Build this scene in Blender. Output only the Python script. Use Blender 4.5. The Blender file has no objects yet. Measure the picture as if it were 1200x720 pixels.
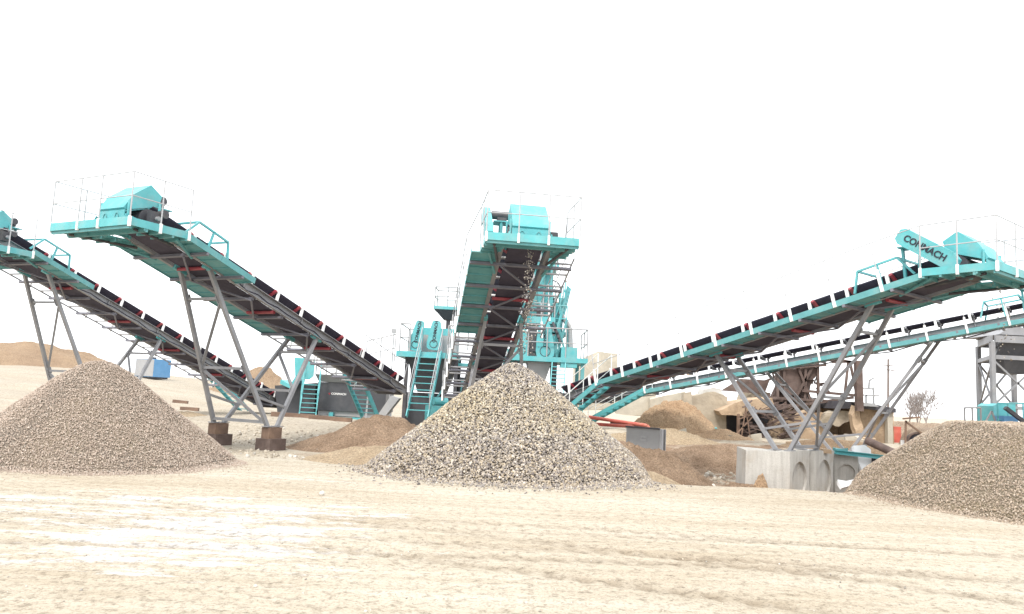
import bpy, bmesh, math, random
import numpy as np
from mathutils import Vector, Matrix

random.seed(7)
rng = np.random.default_rng(11)
C = bpy.context.scene.collection
R = math.radians
Z = Vector((0, 0, 1))

# ------------------------------------------------------------------ camera
CAM = Vector((0, 0, 1.7))
PITCH, ROLL, FPX = R(6.7), R(2.75), 900.0
F_ = Vector((0, math.cos(PITCH), math.sin(PITCH)))
U0 = Vector((0, -math.sin(PITCH), math.cos(PITCH)))
R0 = Vector((1, 0, 0))
R_ = R0 * math.cos(ROLL) + U0 * math.sin(ROLL)
U_ = U0 * math.cos(ROLL) - R0 * math.sin(ROLL)


def at(px, py, Y):
    """survey point seen at (px, py) of the photo, standing at distance Y"""
    d = F_ + R_ * ((px - 600) / FPX) + U_ * ((360 - py) / FPX)
    return CAM + d * (Y / d.y)


cam_d = bpy.data.cameras.new('camera')
cam = bpy.data.objects.new('camera', cam_d)
C.objects.link(cam)
m3 = Matrix((R_, U_, -F_)).transposed()
cam.matrix_world = Matrix.Translation(CAM) @ m3.to_4x4()
cam_d.sensor_width = 36.0
cam_d.lens = 36.0 * FPX / 1200.0
cam_d.clip_start = 0.1
cam_d.clip_end = 6000
bpy.context.scene.camera = cam

# ------------------------------------------------------------------ numpy noise


def vnoise(x, y, seed=0):
    x = np.asarray(x, float); y = np.asarray(y, float)
    ix = np.floor(x); iy = np.floor(y)
    fx = x - ix; fy = y - iy
    fx = fx * fx * (3 - 2 * fx); fy = fy * fy * (3 - 2 * fy)

    def h(a, b):
        v = np.sin(a * 127.1 + b * 311.7 + seed * 74.7) * 43758.5453
        return v - np.floor(v)
    return ((h(ix, iy) * (1 - fx) + h(ix + 1, iy) * fx) * (1 - fy)
            + (h(ix, iy + 1) * (1 - fx) + h(ix + 1, iy + 1) * fx) * fy) * 2 - 1


def fbm(x, y, seed=0, octs=4):
    v = 0; a = 1.0; f = 1.0
    for i in range(octs):
        v = v + a * vnoise(np.asarray(x) * f + 17.3 * i, np.asarray(y) * f - 9.1 * i, seed + i)
        a *= .5; f *= 2.03
    return v / 1.9


def sstep(a, b, x):
    t = np.clip((np.asarray(x, float) - a) / (b - a), 0, 1)
    return t * t * (3 - 2 * t)


# ------------------------------------------------------------------ materials
MATS = {}


def nodes_of(name):
    m = bpy.data.materials.new(name)
    m.use_nodes = True
    nt = m.node_tree
    return m, nt, nt.nodes['Principled BSDF']


def noise_node(nt, vec, scale, detail=4, rough=.6):
    n = nt.nodes.new('ShaderNodeTexNoise')
    n.inputs['Scale'].default_value = scale
    n.inputs['Detail'].default_value = detail
    n.inputs['Roughness'].default_value = rough
    nt.links.new(vec, n.inputs['Vector'])
    return n


def ramp(nt, val, p0, p1, c0=(0, 0, 0, 1), c1=(1, 1, 1, 1)):
    r = nt.nodes.new('ShaderNodeValToRGB')
    r.color_ramp.elements[0].position = p0
    r.color_ramp.elements[1].position = p1
    r.color_ramp.elements[0].color = c0
    r.color_ramp.elements[1].color = c1
    nt.links.new(val, r.inputs[0])
    return r.outputs[0]


def mixc(nt, fac, a, b, mode='MIX'):
    m = nt.nodes.new('ShaderNodeMix')
    m.data_type = 'RGBA'
    m.blend_type = mode
    for sock, v in ((m.inputs[0], fac), (m.inputs[6], a), (m.inputs[7], b)):
        if isinstance(v, (int, float)):
            sock.default_value = v
        elif isinstance(v, tuple):
            sock.default_value = v if len(v) == 4 else (*v, 1)
        else:
            nt.links.new(v, sock)
    return m.outputs[2]


def M(name, base, rough=.6, metal=0., var=.12, scale=2.5, dirt=(.36, .3, .22), amt=.25, dscale=1.3, bump=0., bscale=30., p0=.5):
    if name in MATS:
        return MATS[name]
    m, nt, b = nodes_of(name)
    tc = nt.nodes.new('ShaderNodeTexCoord')
    vec = tc.outputs['Object']
    n1 = noise_node(nt, vec, scale, 5)
    lo = tuple(c * (1 - var) for c in base); hi = tuple(min(1, c * (1 + var)) for c in base)
    col = ramp(nt, n1.outputs[0], .3, .7, (*lo, 1), (*hi, 1))
    if amt > 0:
        n2 = noise_node(nt, vec, dscale, 8, .7)
        f = ramp(nt, n2.outputs[0], p0, p0 + .22, (0, 0, 0, 1), (amt,) * 3 + (1,))
        col = mixc(nt, f, col, dirt)
    nt.links.new(col, b.inputs['Base Color'])
    b.inputs['Roughness'].default_value = rough
    b.inputs['Metallic'].default_value = metal
    if bump > 0:
        n3 = noise_node(nt, vec, bscale, 6, .65)
        bp = nt.nodes.new('ShaderNodeBump')
        bp.inputs['Strength'].default_value = bump
        bp.inputs['Distance'].default_value = .05
        nt.links.new(n3.outputs[0], bp.inputs['Height'])
        nt.links.new(bp.outputs[0], b.inputs['Normal'])
    MATS[name] = m
    return m


TEAL = M('teal_paint', (.085, .365, .39), .5, var=.13, amt=.38, dscale=2.2, dirt=(.30, .34, .32), p0=.46)
TEALD = M('teal_grating', (.10, .30, .315), .65, var=.16, amt=.4, dscale=2.5, dirt=(.24, .26, .24))
STEEL = M('grey_painted_steel', (.225, .227, .24), .5, var=.16, amt=.38, dirt=(.34, .31, .27))
DSTEEL = M('dark_steel', (.05, .048, .056), .55, var=.2, amt=.18)
WHITE = M('white_paint', (.78, .78, .77), .5, var=.05, amt=.12)
RAIL = M('galvanised_rail', (.36, .365, .38), .45, var=.08, amt=.1)
BELT = M('black_rubber', (.046, .041, .064), .85, var=.2, amt=.15, dirt=(.15, .14, .15), dscale=3)
CROSS = M('shop_primer_steel', (.15, .15, .18), .55, var=.2, amt=.15)
RED = M('red_roller_paint', (.25, .03, .045), .5, var=.15, amt=.2)
REDP = M('faded_red_paint', (.44, .09, .065), .6, var=.25, amt=.5, dirt=(.5, .3, .2))
RUST = M('rusty_steel', (.10, .068, .058), .8, var=.35, amt=.5, dirt=(.2, .16, .14), bump=.3)
WOODR = M('weathered_timber', (.17, .11, .08), .85, var=.3, amt=.4, dirt=(.3, .2, .12), bump=.4)
CONC = M('grey_concrete', (.46, .45, .425), .85, var=.1, scale=4, amt=.45, dirt=(.26, .24, .22), dscale=2.2, bump=.35, bscale=22)
CONCY = M('stained_concrete', (.36, .31, .24), .9, var=.2, scale=1.5, amt=.6, dirt=(.24, .2, .16), dscale=.9, bump=.5, bscale=9)
CREAM = M('pale_block_wall', (.45, .41, .34), .9, var=.15, scale=1.5, amt=.4, dirt=(.32, .27, .2), bump=.4, bscale=8)
MUD = M('mud_plaster', (.40, .295, .20), .95, var=.22, scale=1.8, amt=.75, dirt=(.24, .175, .12), dscale=1.1, bump=.9, bscale=7)
BLUE = M('blue_paint', (.09, .25, .46), .5, var=.08, amt=.2, dirt=(.3, .35, .4))
DARK = M('dark_grey_paint', (.055, .057, .066), .5, var=.12, amt=.25, dirt=(.16, .15, .14))
BLACK = M('black_paint', (.012, .012, .026), .6, var=.1, amt=.1)
GREYP = M('light_grey_paint', (.30, .305, .315), .55, var=.08, amt=.3)
PLAST = M('white_plastic_sheet', (.75, .75, .76), .5, var=.06, amt=.2)
TWIG = M('pale_twig_bark', (.24, .21, .20), .9, var=.2, amt=.1)
BARK = M('bare_bark', (.16, .13, .12), .9, var=.2, amt=.1)


def soil(name, base, alt, scale=1.2, stone=9., bump=.9, dark=.55, fine=22.):
    m, nt, b = nodes_of(name)
    tc = nt.nodes.new('ShaderNodeTexCoord'); vec = tc.outputs['Object']
    n1 = noise_node(nt, vec, scale, 8, .65)
    col = ramp(nt, n1.outputs[0], .35, .65, (*base, 1), (*alt, 1))
    n2 = noise_node(nt, vec, fine, 5, .7)
    f = ramp(nt, n2.outputs[0], .36, .6, (dark,) * 3 + (1,), (1.12,) * 3 + (1,))
    col = mixc(nt, 1.0, col, f, 'MULTIPLY')
    v = nt.nodes.new('ShaderNodeTexVoronoi'); v.inputs['Scale'].default_value = stone
    nt.links.new(vec, v.inputs['Vector'])
    g = ramp(nt, v.outputs['Distance'], .08, .32, (1.25,) * 3 + (1,), (.95,) * 3 + (1,))
    col = mixc(nt, .7, col, g, 'MULTIPLY')
    nt.links.new(col, b.inputs['Base Color'])
    b.inputs['Roughness'].default_value = .95
    b.inputs['Specular IOR Level'].default_value = .15
    add = nt.nodes.new('ShaderNodeMath'); add.operation = 'ADD'
    nt.links.new(n1.outputs[0], add.inputs[0]); nt.links.new(n2.outputs[0], add.inputs[1])
    bp = nt.nodes.new('ShaderNodeBump'); bp.inputs['Strength'].default_value = bump; bp.inputs['Distance'].default_value = .08
    nt.links.new(add.outputs[0], bp.inputs['Height']); nt.links.new(bp.outputs[0], b.inputs['Normal'])
    MATS[name] = m
    return m


SOILB = soil('brown_soil', (.24, .165, .112), (.36, .26, .182))
SOILO = soil('orange_earth', (.41, .275, .17), (.48, .345, .225), 1.0)
SOILM = soil('dull_brown_earth', (.29, .205, .14), (.36, .265, .18), .5)
SOILT = soil('tan_sand', (.40, .305, .205), (.48, .38, .265), 2.)
SOILD = soil('dark_soil', (.19, .138, .10), (.30, .215, .155), 1.5)
THATCH = soil('dry_earth_roof', (.27, .2, .15), (.35, .28, .21), 2.)


def stone_mat(name):
    m, nt, b = nodes_of(name)
    a = nt.nodes.new('ShaderNodeVertexColor'); a.layer_name = 'tint'
    nt.links.new(a.outputs[0], b.inputs['Base Color'])
    b.inputs['Roughness'].default_value = .9
    b.inputs['Specular IOR Level'].default_value = .2
    return m


STONE = stone_mat('gravel_stone')


def pilebase_mat(name, c0, c1, sc):
    m, nt, b = nodes_of(name)
    tc = nt.nodes.new('ShaderNodeTexCoord'); vec = tc.outputs['Object']
    v = nt.nodes.new('ShaderNodeTexVoronoi'); v.inputs['Scale'].default_value = sc
    nt.links.new(vec, v.inputs['Vector'])
    sep = nt.nodes.new('ShaderNodeSeparateColor'); nt.links.new(v.outputs['Color'], sep.inputs[0])
    col = ramp(nt, sep.outputs[0], .1, .9, (*c0, 1), (*c1, 1))
    g = ramp(nt, v.outputs['Distance'], .1, .55, (1.1,) * 3 + (1,), (.55,) * 3 + (1,))
    col = mixc(nt, 1., col, g, 'MULTIPLY')
    n = noise_node(nt, vec, .9, 4)
    h = ramp(nt, n.outputs[0], .35, .65, (.9, .9, .92, 1), (1.08, 1.03, .94, 1))
    col = mixc(nt, 1., col, h, 'MULTIPLY')
    nt.links.new(col, b.inputs['Base Color'])
    b.inputs['Roughness'].default_value = .95
    b.inputs['Specular IOR Level'].default_value = .15
    bp = nt.nodes.new('ShaderNodeBump'); bp.inputs['Strength'].default_value = .8; bp.inputs['Distance'].default_value = .03
    bp.invert = True
    nt.links.new(v.outputs['Distance'], bp.inputs['Height']); nt.links.new(bp.outputs[0], b.inputs['Normal'])
    return m


# ------------------------------------------------------------------ mesh builder
class MB:
    def __init__(s):
        s.v = []; s.f = []

    def add(s, vs, fs):
        o = len(s.v)
        s.v += [Vector(v) for v in vs]
        s.f += [tuple(i + o for i in f) for f in fs]
        return s

    def hexa(s, p):
        """eight corners: bottom ring then top ring"""
        return s.add(p, [(3, 2, 1, 0), (4, 5, 6, 7), (0, 1, 5, 4), (1, 2, 6, 5), (2, 3, 7, 6), (3, 0, 4, 7)])

    def box(s, c, ax, ay, az, hx, hy, hz):
        c = Vector(c); ax = ax * hx; ay = ay * hy; az = az * hz
        return s.hexa([c - ax - ay - az, c + ax - ay - az, c + ax + ay - az, c - ax + ay - az,
                       c - ax - ay + az, c + ax - ay + az, c + ax + ay + az, c - ax + ay + az])

    def bx(s, x0, y0, z0, x1, y1, z1):
        return s.hexa([(x0, y0, z0), (x1, y0, z0), (x1, y1, z0), (x0, y1, z0),
                       (x0, y0, z1), (x1, y0, z1), (x1, y1, z1), (x0, y1, z1)])

    def beam(s, p, q, w, h=None, up=Z):
        p = Vector(p); q = Vector(q); h = h or w
        d = q - p; L = d.length
        if L < 1e-6:
            return s
        d /= L
        a = d.cross(up)
        if a.length < 1e-3:
            a = d.cross(Vector((0, 1, 0)))
        a.normalize(); b = a.cross(d).normalized()
        return s.box((p + q) / 2, d, a, b, L / 2, w / 2, h / 2)

    def tube(s, p, q, r, r2=None, n=8):
        p = Vector(p); q = Vector(q); r2 = r if r2 is None else r2
        d = (q - p).normalized()
        a = d.orthogonal().normalized(); b = d.cross(a)
        vs = []
        for k in range(n):
            t = 2 * math.pi * k / n
            u = a * math.cos(t) + b * math.sin(t)
            vs += [p + u * r, q + u * r2]
        fs = [(2 * k, 2 * ((k + 1) % n), 2 * ((k + 1) % n) + 1, 2 * k + 1) for k in range(n)]
        fs += [tuple(2 * k for k in reversed(range(n))), tuple(2 * k + 1 for k in range(n))]
        return s.add(vs, fs)

    def path(s, pts, r, n=6):
        for a, b in zip(pts, pts[1:]):
            s.tube(a, b, r, n=n)
        return s

    def prism(s, poly, vec):
        n = len(poly); vec = Vector(vec)
        vs = [Vector(p) for p in poly] + [Vector(p) + vec for p in poly]
        fs = [tuple(range(n)), tuple(range(2 * n - 1, n - 1, -1))]
        fs += [(k, k + n, (k + 1) % n + n, (k + 1) % n) for k in range(n)]
        return s.add(vs, fs)

    def pbox(s, x0, y0, x1, y1, Y, dy):
        """box whose front face spans photo rectangle at distance Y, dy deep"""
        a = at(x0, (y0 + y1) / 2, Y); b = at(x1, (y0 + y1) / 2, Y)
        t = at((x0 + x1) / 2, y0, Y); u = at((x0 + x1) / 2, y1, Y)
        return s.bx(a.x, Y, u.z, b.x, Y + dy, t.z)

    def build(s, name, mat, parent=None, smooth=False):
        o = new_obj(name, s.v, s.f, mat, parent, smooth)
        return o


def root_loc(o):
    l = Vector((0, 0, 0))
    while o is not None:
        l = l + o.location; o = o.parent
    return l


def new_obj(name, verts, faces, mat, parent=None, smooth=False, loc=None):
    me = bpy.data.meshes.new(name)
    if parent is not None:
        off = root_loc(parent)
    elif loc is not None:
        off = Vector(loc)
    else:
        vs = verts
        mn = [min(v[i] for v in vs) for i in range(3)]; mx = [max(v[i] for v in vs) for i in range(3)]
        off = Vector(((mn[0] + mx[0]) / 2, (mn[1] + mx[1]) / 2, mn[2]))
    me.from_pydata([tuple(Vector(v) - off) for v in verts], [], faces)
    bm = bmesh.new(); bm.from_mesh(me)
    bmesh.ops.recalc_face_normals(bm, faces=bm.faces)
    bm.to_mesh(me); bm.free()
    if smooth:
        me.polygons.foreach_set('use_smooth', [True] * len(me.polygons))
    me.materials.append(mat)
    o = bpy.data.objects.new(name, me)
    C.objects.link(o)
    if parent is not None:
        o.parent = parent
    else:
        o.location = off
    return o


def tag(o, label=None, cat=None, group=None, kind=None):
    if label: o['label'] = label
    if cat: o['category'] = cat
    if group: o['group'] = group
    if kind or cat: o['kind'] = kind or 'thing'
    return o


def empty(name, loc, label, cat, group=None):
    o = bpy.data.objects.new(name, None)
    o.empty_display_size = .3
    C.objects.link(o)
    o.location = loc
    return tag(o, label, cat, group)


def lettering(txt, size, origin, right, up, mat, parent, bold=True):
    cu = bpy.data.curves.new('txt', 'FONT')
    cu.body = txt; cu.size = size; cu.align_x = 'CENTER'; cu.align_y = 'CENTER'
    cu.extrude = .006
    if bold: cu.offset = size * .022
    t = bpy.data.objects.new('txt', cu); C.objects.link(t)
    dg = bpy.context.evaluated_depsgraph_get()
    me = bpy.data.meshes.new_from_object(t.evaluated_get(dg))
    bpy.data.objects.remove(t)
    right = right.normalized(); up = up.normalized(); nn = right.cross(up)
    off = root_loc(parent)
    for v in me.vertices:
        v.co = origin + right * v.co.x + up * v.co.y + nn * v.co.z - off
    me.materials.clear(); me.materials.append(mat)
    o = bpy.data.objects.new('lettering', me); o.parent = parent
    C.objects.link(o)
    return o


# ------------------------------------------------------------------ sky and light
sc = bpy.context.scene
w = bpy.data.worlds.new('World'); sc.world = w; w.use_nodes = True
nt = w.node_tree
bg = nt.nodes['Background']
sky = nt.nodes.new('ShaderNodeTexSky'); sky.sky_type = 'NISHITA'; sky.sun_disc = False
SUN_EL, SUN_AZ = 52.0, 200.0       # azimuth: compass degrees, 0 = +Y, clockwise; behind and left of the camera
sky.sun_elevation = R(SUN_EL); sky.sun_rotation = R(SUN_AZ)
sky.dust_density = 6; sky.air_density = 1.5; sky.ozone_density = 1
cloud = mixc(nt, .86, sky.outputs[0], (9.2, 9.4, 9.6, 1))
nt.links.new(cloud, bg.inputs[0])
bg.inputs[1].default_value = .12
sd = bpy.data.lights.new('sun', 'SUN'); sd.energy = 1.5; sd.angle = R(14); sd.color = (1, .96, .9)
so = bpy.data.objects.new('sun', sd); C.objects.link(so)
sv = Vector((math.sin(R(SUN_AZ)) * math.cos(R(SUN_EL)), math.cos(R(SUN_AZ)) * math.cos(R(SUN_EL)), math.sin(R(SUN_EL))))
so.rotation_euler = sv.to_track_quat('Z', 'Y').to_euler()
so.location = (0, 0, 40)
vs = sc.view_settings
vs.view_transform = 'Standard'; vs.look = 'None'; vs.exposure = 1.05; vs.gamma = 1; vs.use_curve_mapping = False

# ------------------------------------------------------------------ terrain


def gz(x, y):
    x = np.asarray(x, float); y = np.asarray(y, float)
    z = .02 * fbm(x * .35, y * .35, 3) + .006 * fbm(x * 2.5, y * 2.5, 5, 3)
    # sloping yard far left rises a little to the mound
    z = z + 2.3 * sstep(-8, -34, x) * sstep(24, 62, y)
    # rough terraced fill behind the yard on the left
    rf = sstep(21, 26, y) * (1 - sstep(55, 75, y)) * (1 - sstep(1, 4, x))
    z = z + rf * (.10 * np.abs(fbm(x * .25, y * .9, 61)) + .05 * fbm(x * 1.2, y * 1.8, 62))
    # excavated strip behind the yard's edge, on the right
    ex = 16.9 + .9 * (vnoise(x * .5, 0 * x, 8)) * .4
    dip = sstep(2.2, 4.6, x) * sstep(0, 1.6, y - ex) * (1 - sstep(25, 31, y))
    z = z - .55 * dip + dip * .1 * fbm(x * 1.1, y * 1.1, 21)
    z = z + .35 * sstep(2, 8, x) * sstep(27, 34, y) + .05 * sstep(20, 30, y) * fbm(x * .6, y * .6, 33)
    z = z + .38 * sstep(-16, -13, x) * (1 - sstep(2, 6, x)) * sstep(24, 28, y) * (1 - sstep(44, 60, y))
    return z


def gzf(x, y):
    return float(gz(x, y))


def sp(a, n, k):
    t = np.linspace(-1, 1, n)
    return a * np.sinh(k * t) / np.sinh(k)


nx = 620
xs = sp(1800, nx, 7.2)
ys = np.concatenate([np.linspace(-60, 3, 24), np.linspace(3.2, 36, 430), 36 + (np.geomspace(1, 2400, 110) - .92)])
X, Yg = np.meshgrid(xs, ys)
Zg = gz(X, Yg)
far = np.hypot(X, Yg)
Zg = Zg * np.where(far > 120, 0, 1) * 1.0 + 0
Zg = np.where(far > 75, Zg * (1 - sstep(75, 120, far)), Zg)
ny = len(ys)


def grid_mesh(name, P, nrow, ncol, mat, loc=(0, 0, 0), wrap=False, smooth=True):
    me = bpy.data.meshes.new(name)
    i, j = np.meshgrid(np.arange(nrow - 1), np.arange(ncol - (0 if wrap else 1)), indexing='ij')
    a = i * ncol + j; b = i * ncol + (j + 1) % ncol
    q = np.stack([a, b, b + ncol, a + ncol], -1).reshape(-1, 4)
    P = P.reshape(-1, 3) - np.array(loc)
    me.vertices.add(len(P)); me.vertices.foreach_set('co', P.astype(np.float32).ravel())
    me.loops.add(q.size); me.loops.foreach_set('vertex_index', q.ravel().astype(np.int32))
    me.polygons.add(len(q))
    me.polygons.foreach_set('loop_start', (np.arange(len(q)) * 4).astype(np.int32))
    me.polygons.foreach_set('use_smooth', np.full(len(q), smooth))
    me.update(calc_edges=True); me.validate()
    me.materials.append(mat)
    o = bpy.data.objects.new(name, me); C.objects.link(o); o.location = loc
    return o


# ground material: dusty beige fines, lime-white wash, tyre tracks, pale and brown soil by a zone attribute
gm, nt, b = nodes_of('dusty_ground')
geo = nt.nodes.new('ShaderNodeTexCoord'); vec = geo.outputs['Object']
mpb = nt.nodes.new('ShaderNodeMapping'); mpb.inputs['Rotation'].default_value = (0, 0, R(-7)); mpb.inputs['Scale'].default_value = (.5, 1.4, 1)
nt.links.new(vec, mpb.inputs[0])
big = noise_node(nt, mpb.outputs[0], .3, 7, .62)
col = ramp(nt, big.outputs[0], .38, .64, (.40, .347, .27, 1), (.475, .433, .36, 1))
mp = nt.nodes.new('ShaderNodeMapping'); mp.inputs['Rotation'].default_value = (0, 0, R(-5)); mp.inputs['Scale'].default_value = (.16, 2.2, 1)
nt.links.new(vec, mp.inputs[0])
st = noise_node(nt, mp.outputs[0], 1.6, 7, .65)
col = mixc(nt, 1., col, ramp(nt, st.outputs[0], .38, .62, (.91, .895, .87, 1), (1.06, 1.06, 1.07, 1)), 'MULTIPLY')
za = nt.nodes.new('ShaderNodeVertexColor'); za.layer_name = 'zone'
zs = nt.nodes.new('ShaderNodeSeparateColor'); nt.links.new(za.outputs[0], zs.inputs[0])
# white wash
mp2 = nt.nodes.new('ShaderNodeMapping'); mp2.inputs['Rotation'].default_value = (0, 0, R(-9)); mp2.inputs['Scale'].default_value = (.42, 1.5, 1)
nt.links.new(vec, mp2.inputs[0])
wn = noise_node(nt, mp2.outputs[0], 1.9, 12, .78)
wm = nt.nodes.new('ShaderNodeMath'); wm.operation = 'MULTIPLY_ADD'; wm.inputs[1].default_value = 2.6; wm.inputs[2].default_value = -1.5
nt.links.new(wn.outputs[0], wm.inputs[0])
wa = nt.nodes.new('ShaderNodeMath'); wa.operation = 'ADD'; nt.links.new(wm.outputs[0], wa.inputs[0]); nt.links.new(zs.outputs[0], wa.inputs[1])
wf = ramp(nt, wa.outputs[0], .3, .52, c1=(.85, .85, .85, 1))
col = mixc(nt, wf, col, (.545, .535, .52))
# brown soil
bn = noise_node(nt, vec, .8, 6, .65)
ba = nt.nodes.new('ShaderNodeMath'); ba.operation = 'ADD'
bs = nt.nodes.new('ShaderNodeMath'); bs.operation = 'MULTIPLY_ADD'; bs.inputs[1].default_value = 1.2; bs.inputs[2].default_value = -.6
nt.links.new(bn.outputs[0], bs.inputs[0]); nt.links.new(bs.outputs[0], ba.inputs[0]); nt.links.new(zs.outputs[1], ba.inputs[1])
col = mixc(nt, ramp(nt, ba.outputs[0], .4, .62), col, (.25, .17, .115))
# rubble grey
col = mixc(nt, zs.outputs[2], col, (.335, .295, .24))
# ruts: colour darkens them in place of slight shading, and as compacted fines
col = mixc(nt, 1., col, ramp(nt, za.outputs['Alpha'], 0., 1., (.66, .63, .60, 1), (1, 1, 1, 1)), 'MULTIPLY')
# speckle
v1 = noise_node(nt, vec, 9, 8, .78)
col = mixc(nt, 1., col, ramp(nt, v1.outputs[0], .36, .5, (.55, .53, .51, 1), (1.03, 1.03, 1.03, 1)), 'MULTIPLY')
v2 = noise_node(nt, vec, 34, 4, .8)
col = mixc(nt, 1., col, ramp(nt, v2.outputs[0], .33, .5, (.6, .58, .56, 1), (1.03, 1.03, 1.03, 1)), 'MULTIPLY')
nt.links.new(col, b.inputs['Base Color'])
b.inputs['Roughness'].default_value = .95; b.inputs['Specular IOR Level'].default_value = .12
sm = nt.nodes.new('ShaderNodeMath'); sm.operation = 'ADD'; nt.links.new(v1.outputs[0], sm.inputs[0])
sm2 = nt.nodes.new('ShaderNodeMath'); sm2.operation = 'MULTIPLY'; sm2.inputs[1].default_value = .35
nt.links.new(v2.outputs[0], sm2.inputs[0]); nt.links.new(sm2.outputs[0], sm.inputs[1])
bp = nt.nodes.new('ShaderNodeBump'); bp.inputs['Strength'].default_value = .65; bp.inputs['Distance'].default_value = .045
nt.links.new(sm.outputs[0], bp.inputs['Height']); nt.links.new(bp.outputs[0], b.inputs['Normal'])

RUT = np.zeros_like(X)
# shallow tyre ruts pressed into the fines
for (cx, cy, rad, dep) in ((-3, -52, 61.2, .03), (-3, -52, 62.7, .03), (4, -70, 78.6, .026), (4, -70, 80.2, .026), (-14, -30, 40.5, .032), (-14, -30, 42.1, .032)):
    rr = np.hypot(X - cx, Yg - cy) - rad
    lug = .6 + .4 * np.sign(np.sin(np.arctan2(X - cx, Yg - cy) * rad * 20 + rr * 12))
    mask = np.clip(1 - np.abs(rr) / .19, 0, 1) * (.45 + .55 * np.clip(vnoise(X * .3, Yg * .3, 71) + .4, 0, 1))
    Zg = Zg - dep * mask ** .6 * lug * (Yg < 17)
    RUT = np.maximum(RUT, mask * (lug + .2) * (Yg < 17))
gr = grid_mesh('ground', np.stack([X, Yg, Zg], -1), ny, nx, gm)
tag(gr, kind='structure')
zone = np.zeros((ny, nx, 4), np.float32); zone[..., 3] = 1 - np.clip(RUT, 0, 1)
wh = np.exp(-(((X + 4.2) / 4.2) ** 2 + ((Yg - 10.6) / 2.0) ** 2) ** 1.5) * .6 + np.exp(-(((X + 3.1) / 2.7) ** 2 + ((Yg - 7.9) / 1.5) ** 2) ** 1.5) * .55
wh += np.exp(-(((X + 4.2) / 2.4) ** 2 + ((Yg - 14.6) / .5) ** 2)) * .5 + .30 * np.exp(-(((X - 3.5) / 4.5) ** 2 + ((Yg - 13.5) / 1.8) ** 2))
zone[..., 0] = np.clip(wh, 0, 1)
br = sstep(2.4, 4.2, X) * sstep(17.2, 18.2, Yg) * (1 - sstep(30, 38, Yg)) * (1 - sstep(20, 26, X)) * .62
br = np.maximum(br, .55 * sstep(17.5, 19, Yg) * (1 - sstep(23, 29, Yg)) * sstep(-6.6, -4.5, X) * (1 - sstep(0, 2, X)))
zone[..., 1] = br
plain = sstep(19.5, 24, Yg) * (1 - sstep(1, 4, X)) * (.62 + .28 * vnoise(X * .45, Yg * .9, 55) + .2 * vnoise(X * 1.7, Yg * 2.6, 56))
plain = plain * (1 - .5 * sstep(70, 200, Yg))
zone[..., 2] = np.clip(plain + .6 * np.exp(-(((X - 5.8) / 1.6) ** 2 + ((Yg - 21) / 2.2) ** 2)) + .55 * np.exp(-(((X + 6.5) / 3.5) ** 2 + ((Yg - 22.5) / 3) ** 2)), 0, 1)
ca = gr.data.color_attributes.new('zone', 'FLOAT_COLOR', 'POINT')
ca.data.foreach_set('color', zone.ravel())

# ------------------------------------------------------------------ stones
ICO = np.array([(0, -.53, .85), (0, .53, .85), (.85, 0, .53), (.53, -.85, 0), (-.53, -.85, 0), (-.85, 0, .53),
                (.85, 0, -.53), (.53, .85, 0), (-.53, .85, 0), (-.85, 0, -.53), (0, -.53, -.85), (0, .53, -.85)])
ICF = []
for i in range(12):
    for j in range(i + 1, 12):
        for k in range(j + 1, 12):
            if max(np.linalg.norm(ICO[i] - ICO[j]), np.linalg.norm(ICO[j] - ICO[k]), np.linalg.norm(ICO[i] - ICO[k])) < 1.2:
                n = np.cross(ICO[j] - ICO[i], ICO[k] - ICO[i])
                ICF.append((i, j, k) if n @ ICO[i] > 0 else (i, k, j))
ICF = np.array(ICF)
OCT = np.array([(1, 0, 0), (-1, 0, 0), (0, 1, 0), (0, -1, 0), (0, 0, 1), (0, 0, -1)], float)
OCF = np.array([(0, 2, 4), (2, 1, 4), (1, 3, 4), (3, 0, 4), (2, 0, 5), (1, 2, 5), (3, 1, 5), (0, 3, 5)])


def stones(name, pos, size, colr, fine=False, parent=None, loc=(0, 0, 0)):
    B, Fc = (OCT, OCF) if fine else (ICO, ICF)
    n, k = len(pos), len(B)
    q = rng.normal(size=(n, 4)); q /= np.linalg.norm(q, axis=1)[:, None]
    a, b_, c, d = q.T
    Rm = np.stack([np.stack([1 - 2 * (c * c + d * d), 2 * (b_ * c - a * d), 2 * (b_ * d + a * c)], -1),
                   np.stack([2 * (b_ * c + a * d), 1 - 2 * (b_ * b_ + d * d), 2 * (c * d - a * b_)], -1),
                   np.stack([2 * (b_ * d - a * c), 2 * (c * d + a * b_), 1 - 2 * (b_ * b_ + c * c)], -1)], 1)
    sh = rng.uniform(.55, 1.25, (n, 1, 3))
    V = B[None] * sh * (1 + rng.uniform(-.22, .22, (n, k, 1)))
    V = np.einsum('nij,nkj->nki', Rm, V) * size[:, None, None] + pos[:, None, :] - np.array(loc)
    Fa = (Fc[None] + (np.arange(n) * k)[:, None, None]).reshape(-1, 3)
    me = bpy.data.meshes.new(name)
    me.vertices.add(n * k); me.vertices.foreach_set('co', V.astype(np.float32).ravel())
    me.loops.add(Fa.size); me.loops.foreach_set('vertex_index', Fa.ravel().astype(np.int32))
    me.polygons.add(len(Fa)); me.polygons.foreach_set('loop_start', (np.arange(len(Fa)) * 3).astype(np.int32))
    me.update(calc_edges=True)
    ca = me.color_attributes.new('tint', 'FLOAT_COLOR', 'POINT')
    cc = np.ones((n, k, 4), np.float32); cc[..., :3] = colr[:, None, :]
    ca.data.foreach_set('color', cc.ravel())
    me.materials.append(STONE)
    o = bpy.data.objects.new(name, me); C.objects.link(o)
    if parent is not None:
        o.parent = parent
    else:
        o.location = loc
    return o


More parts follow.
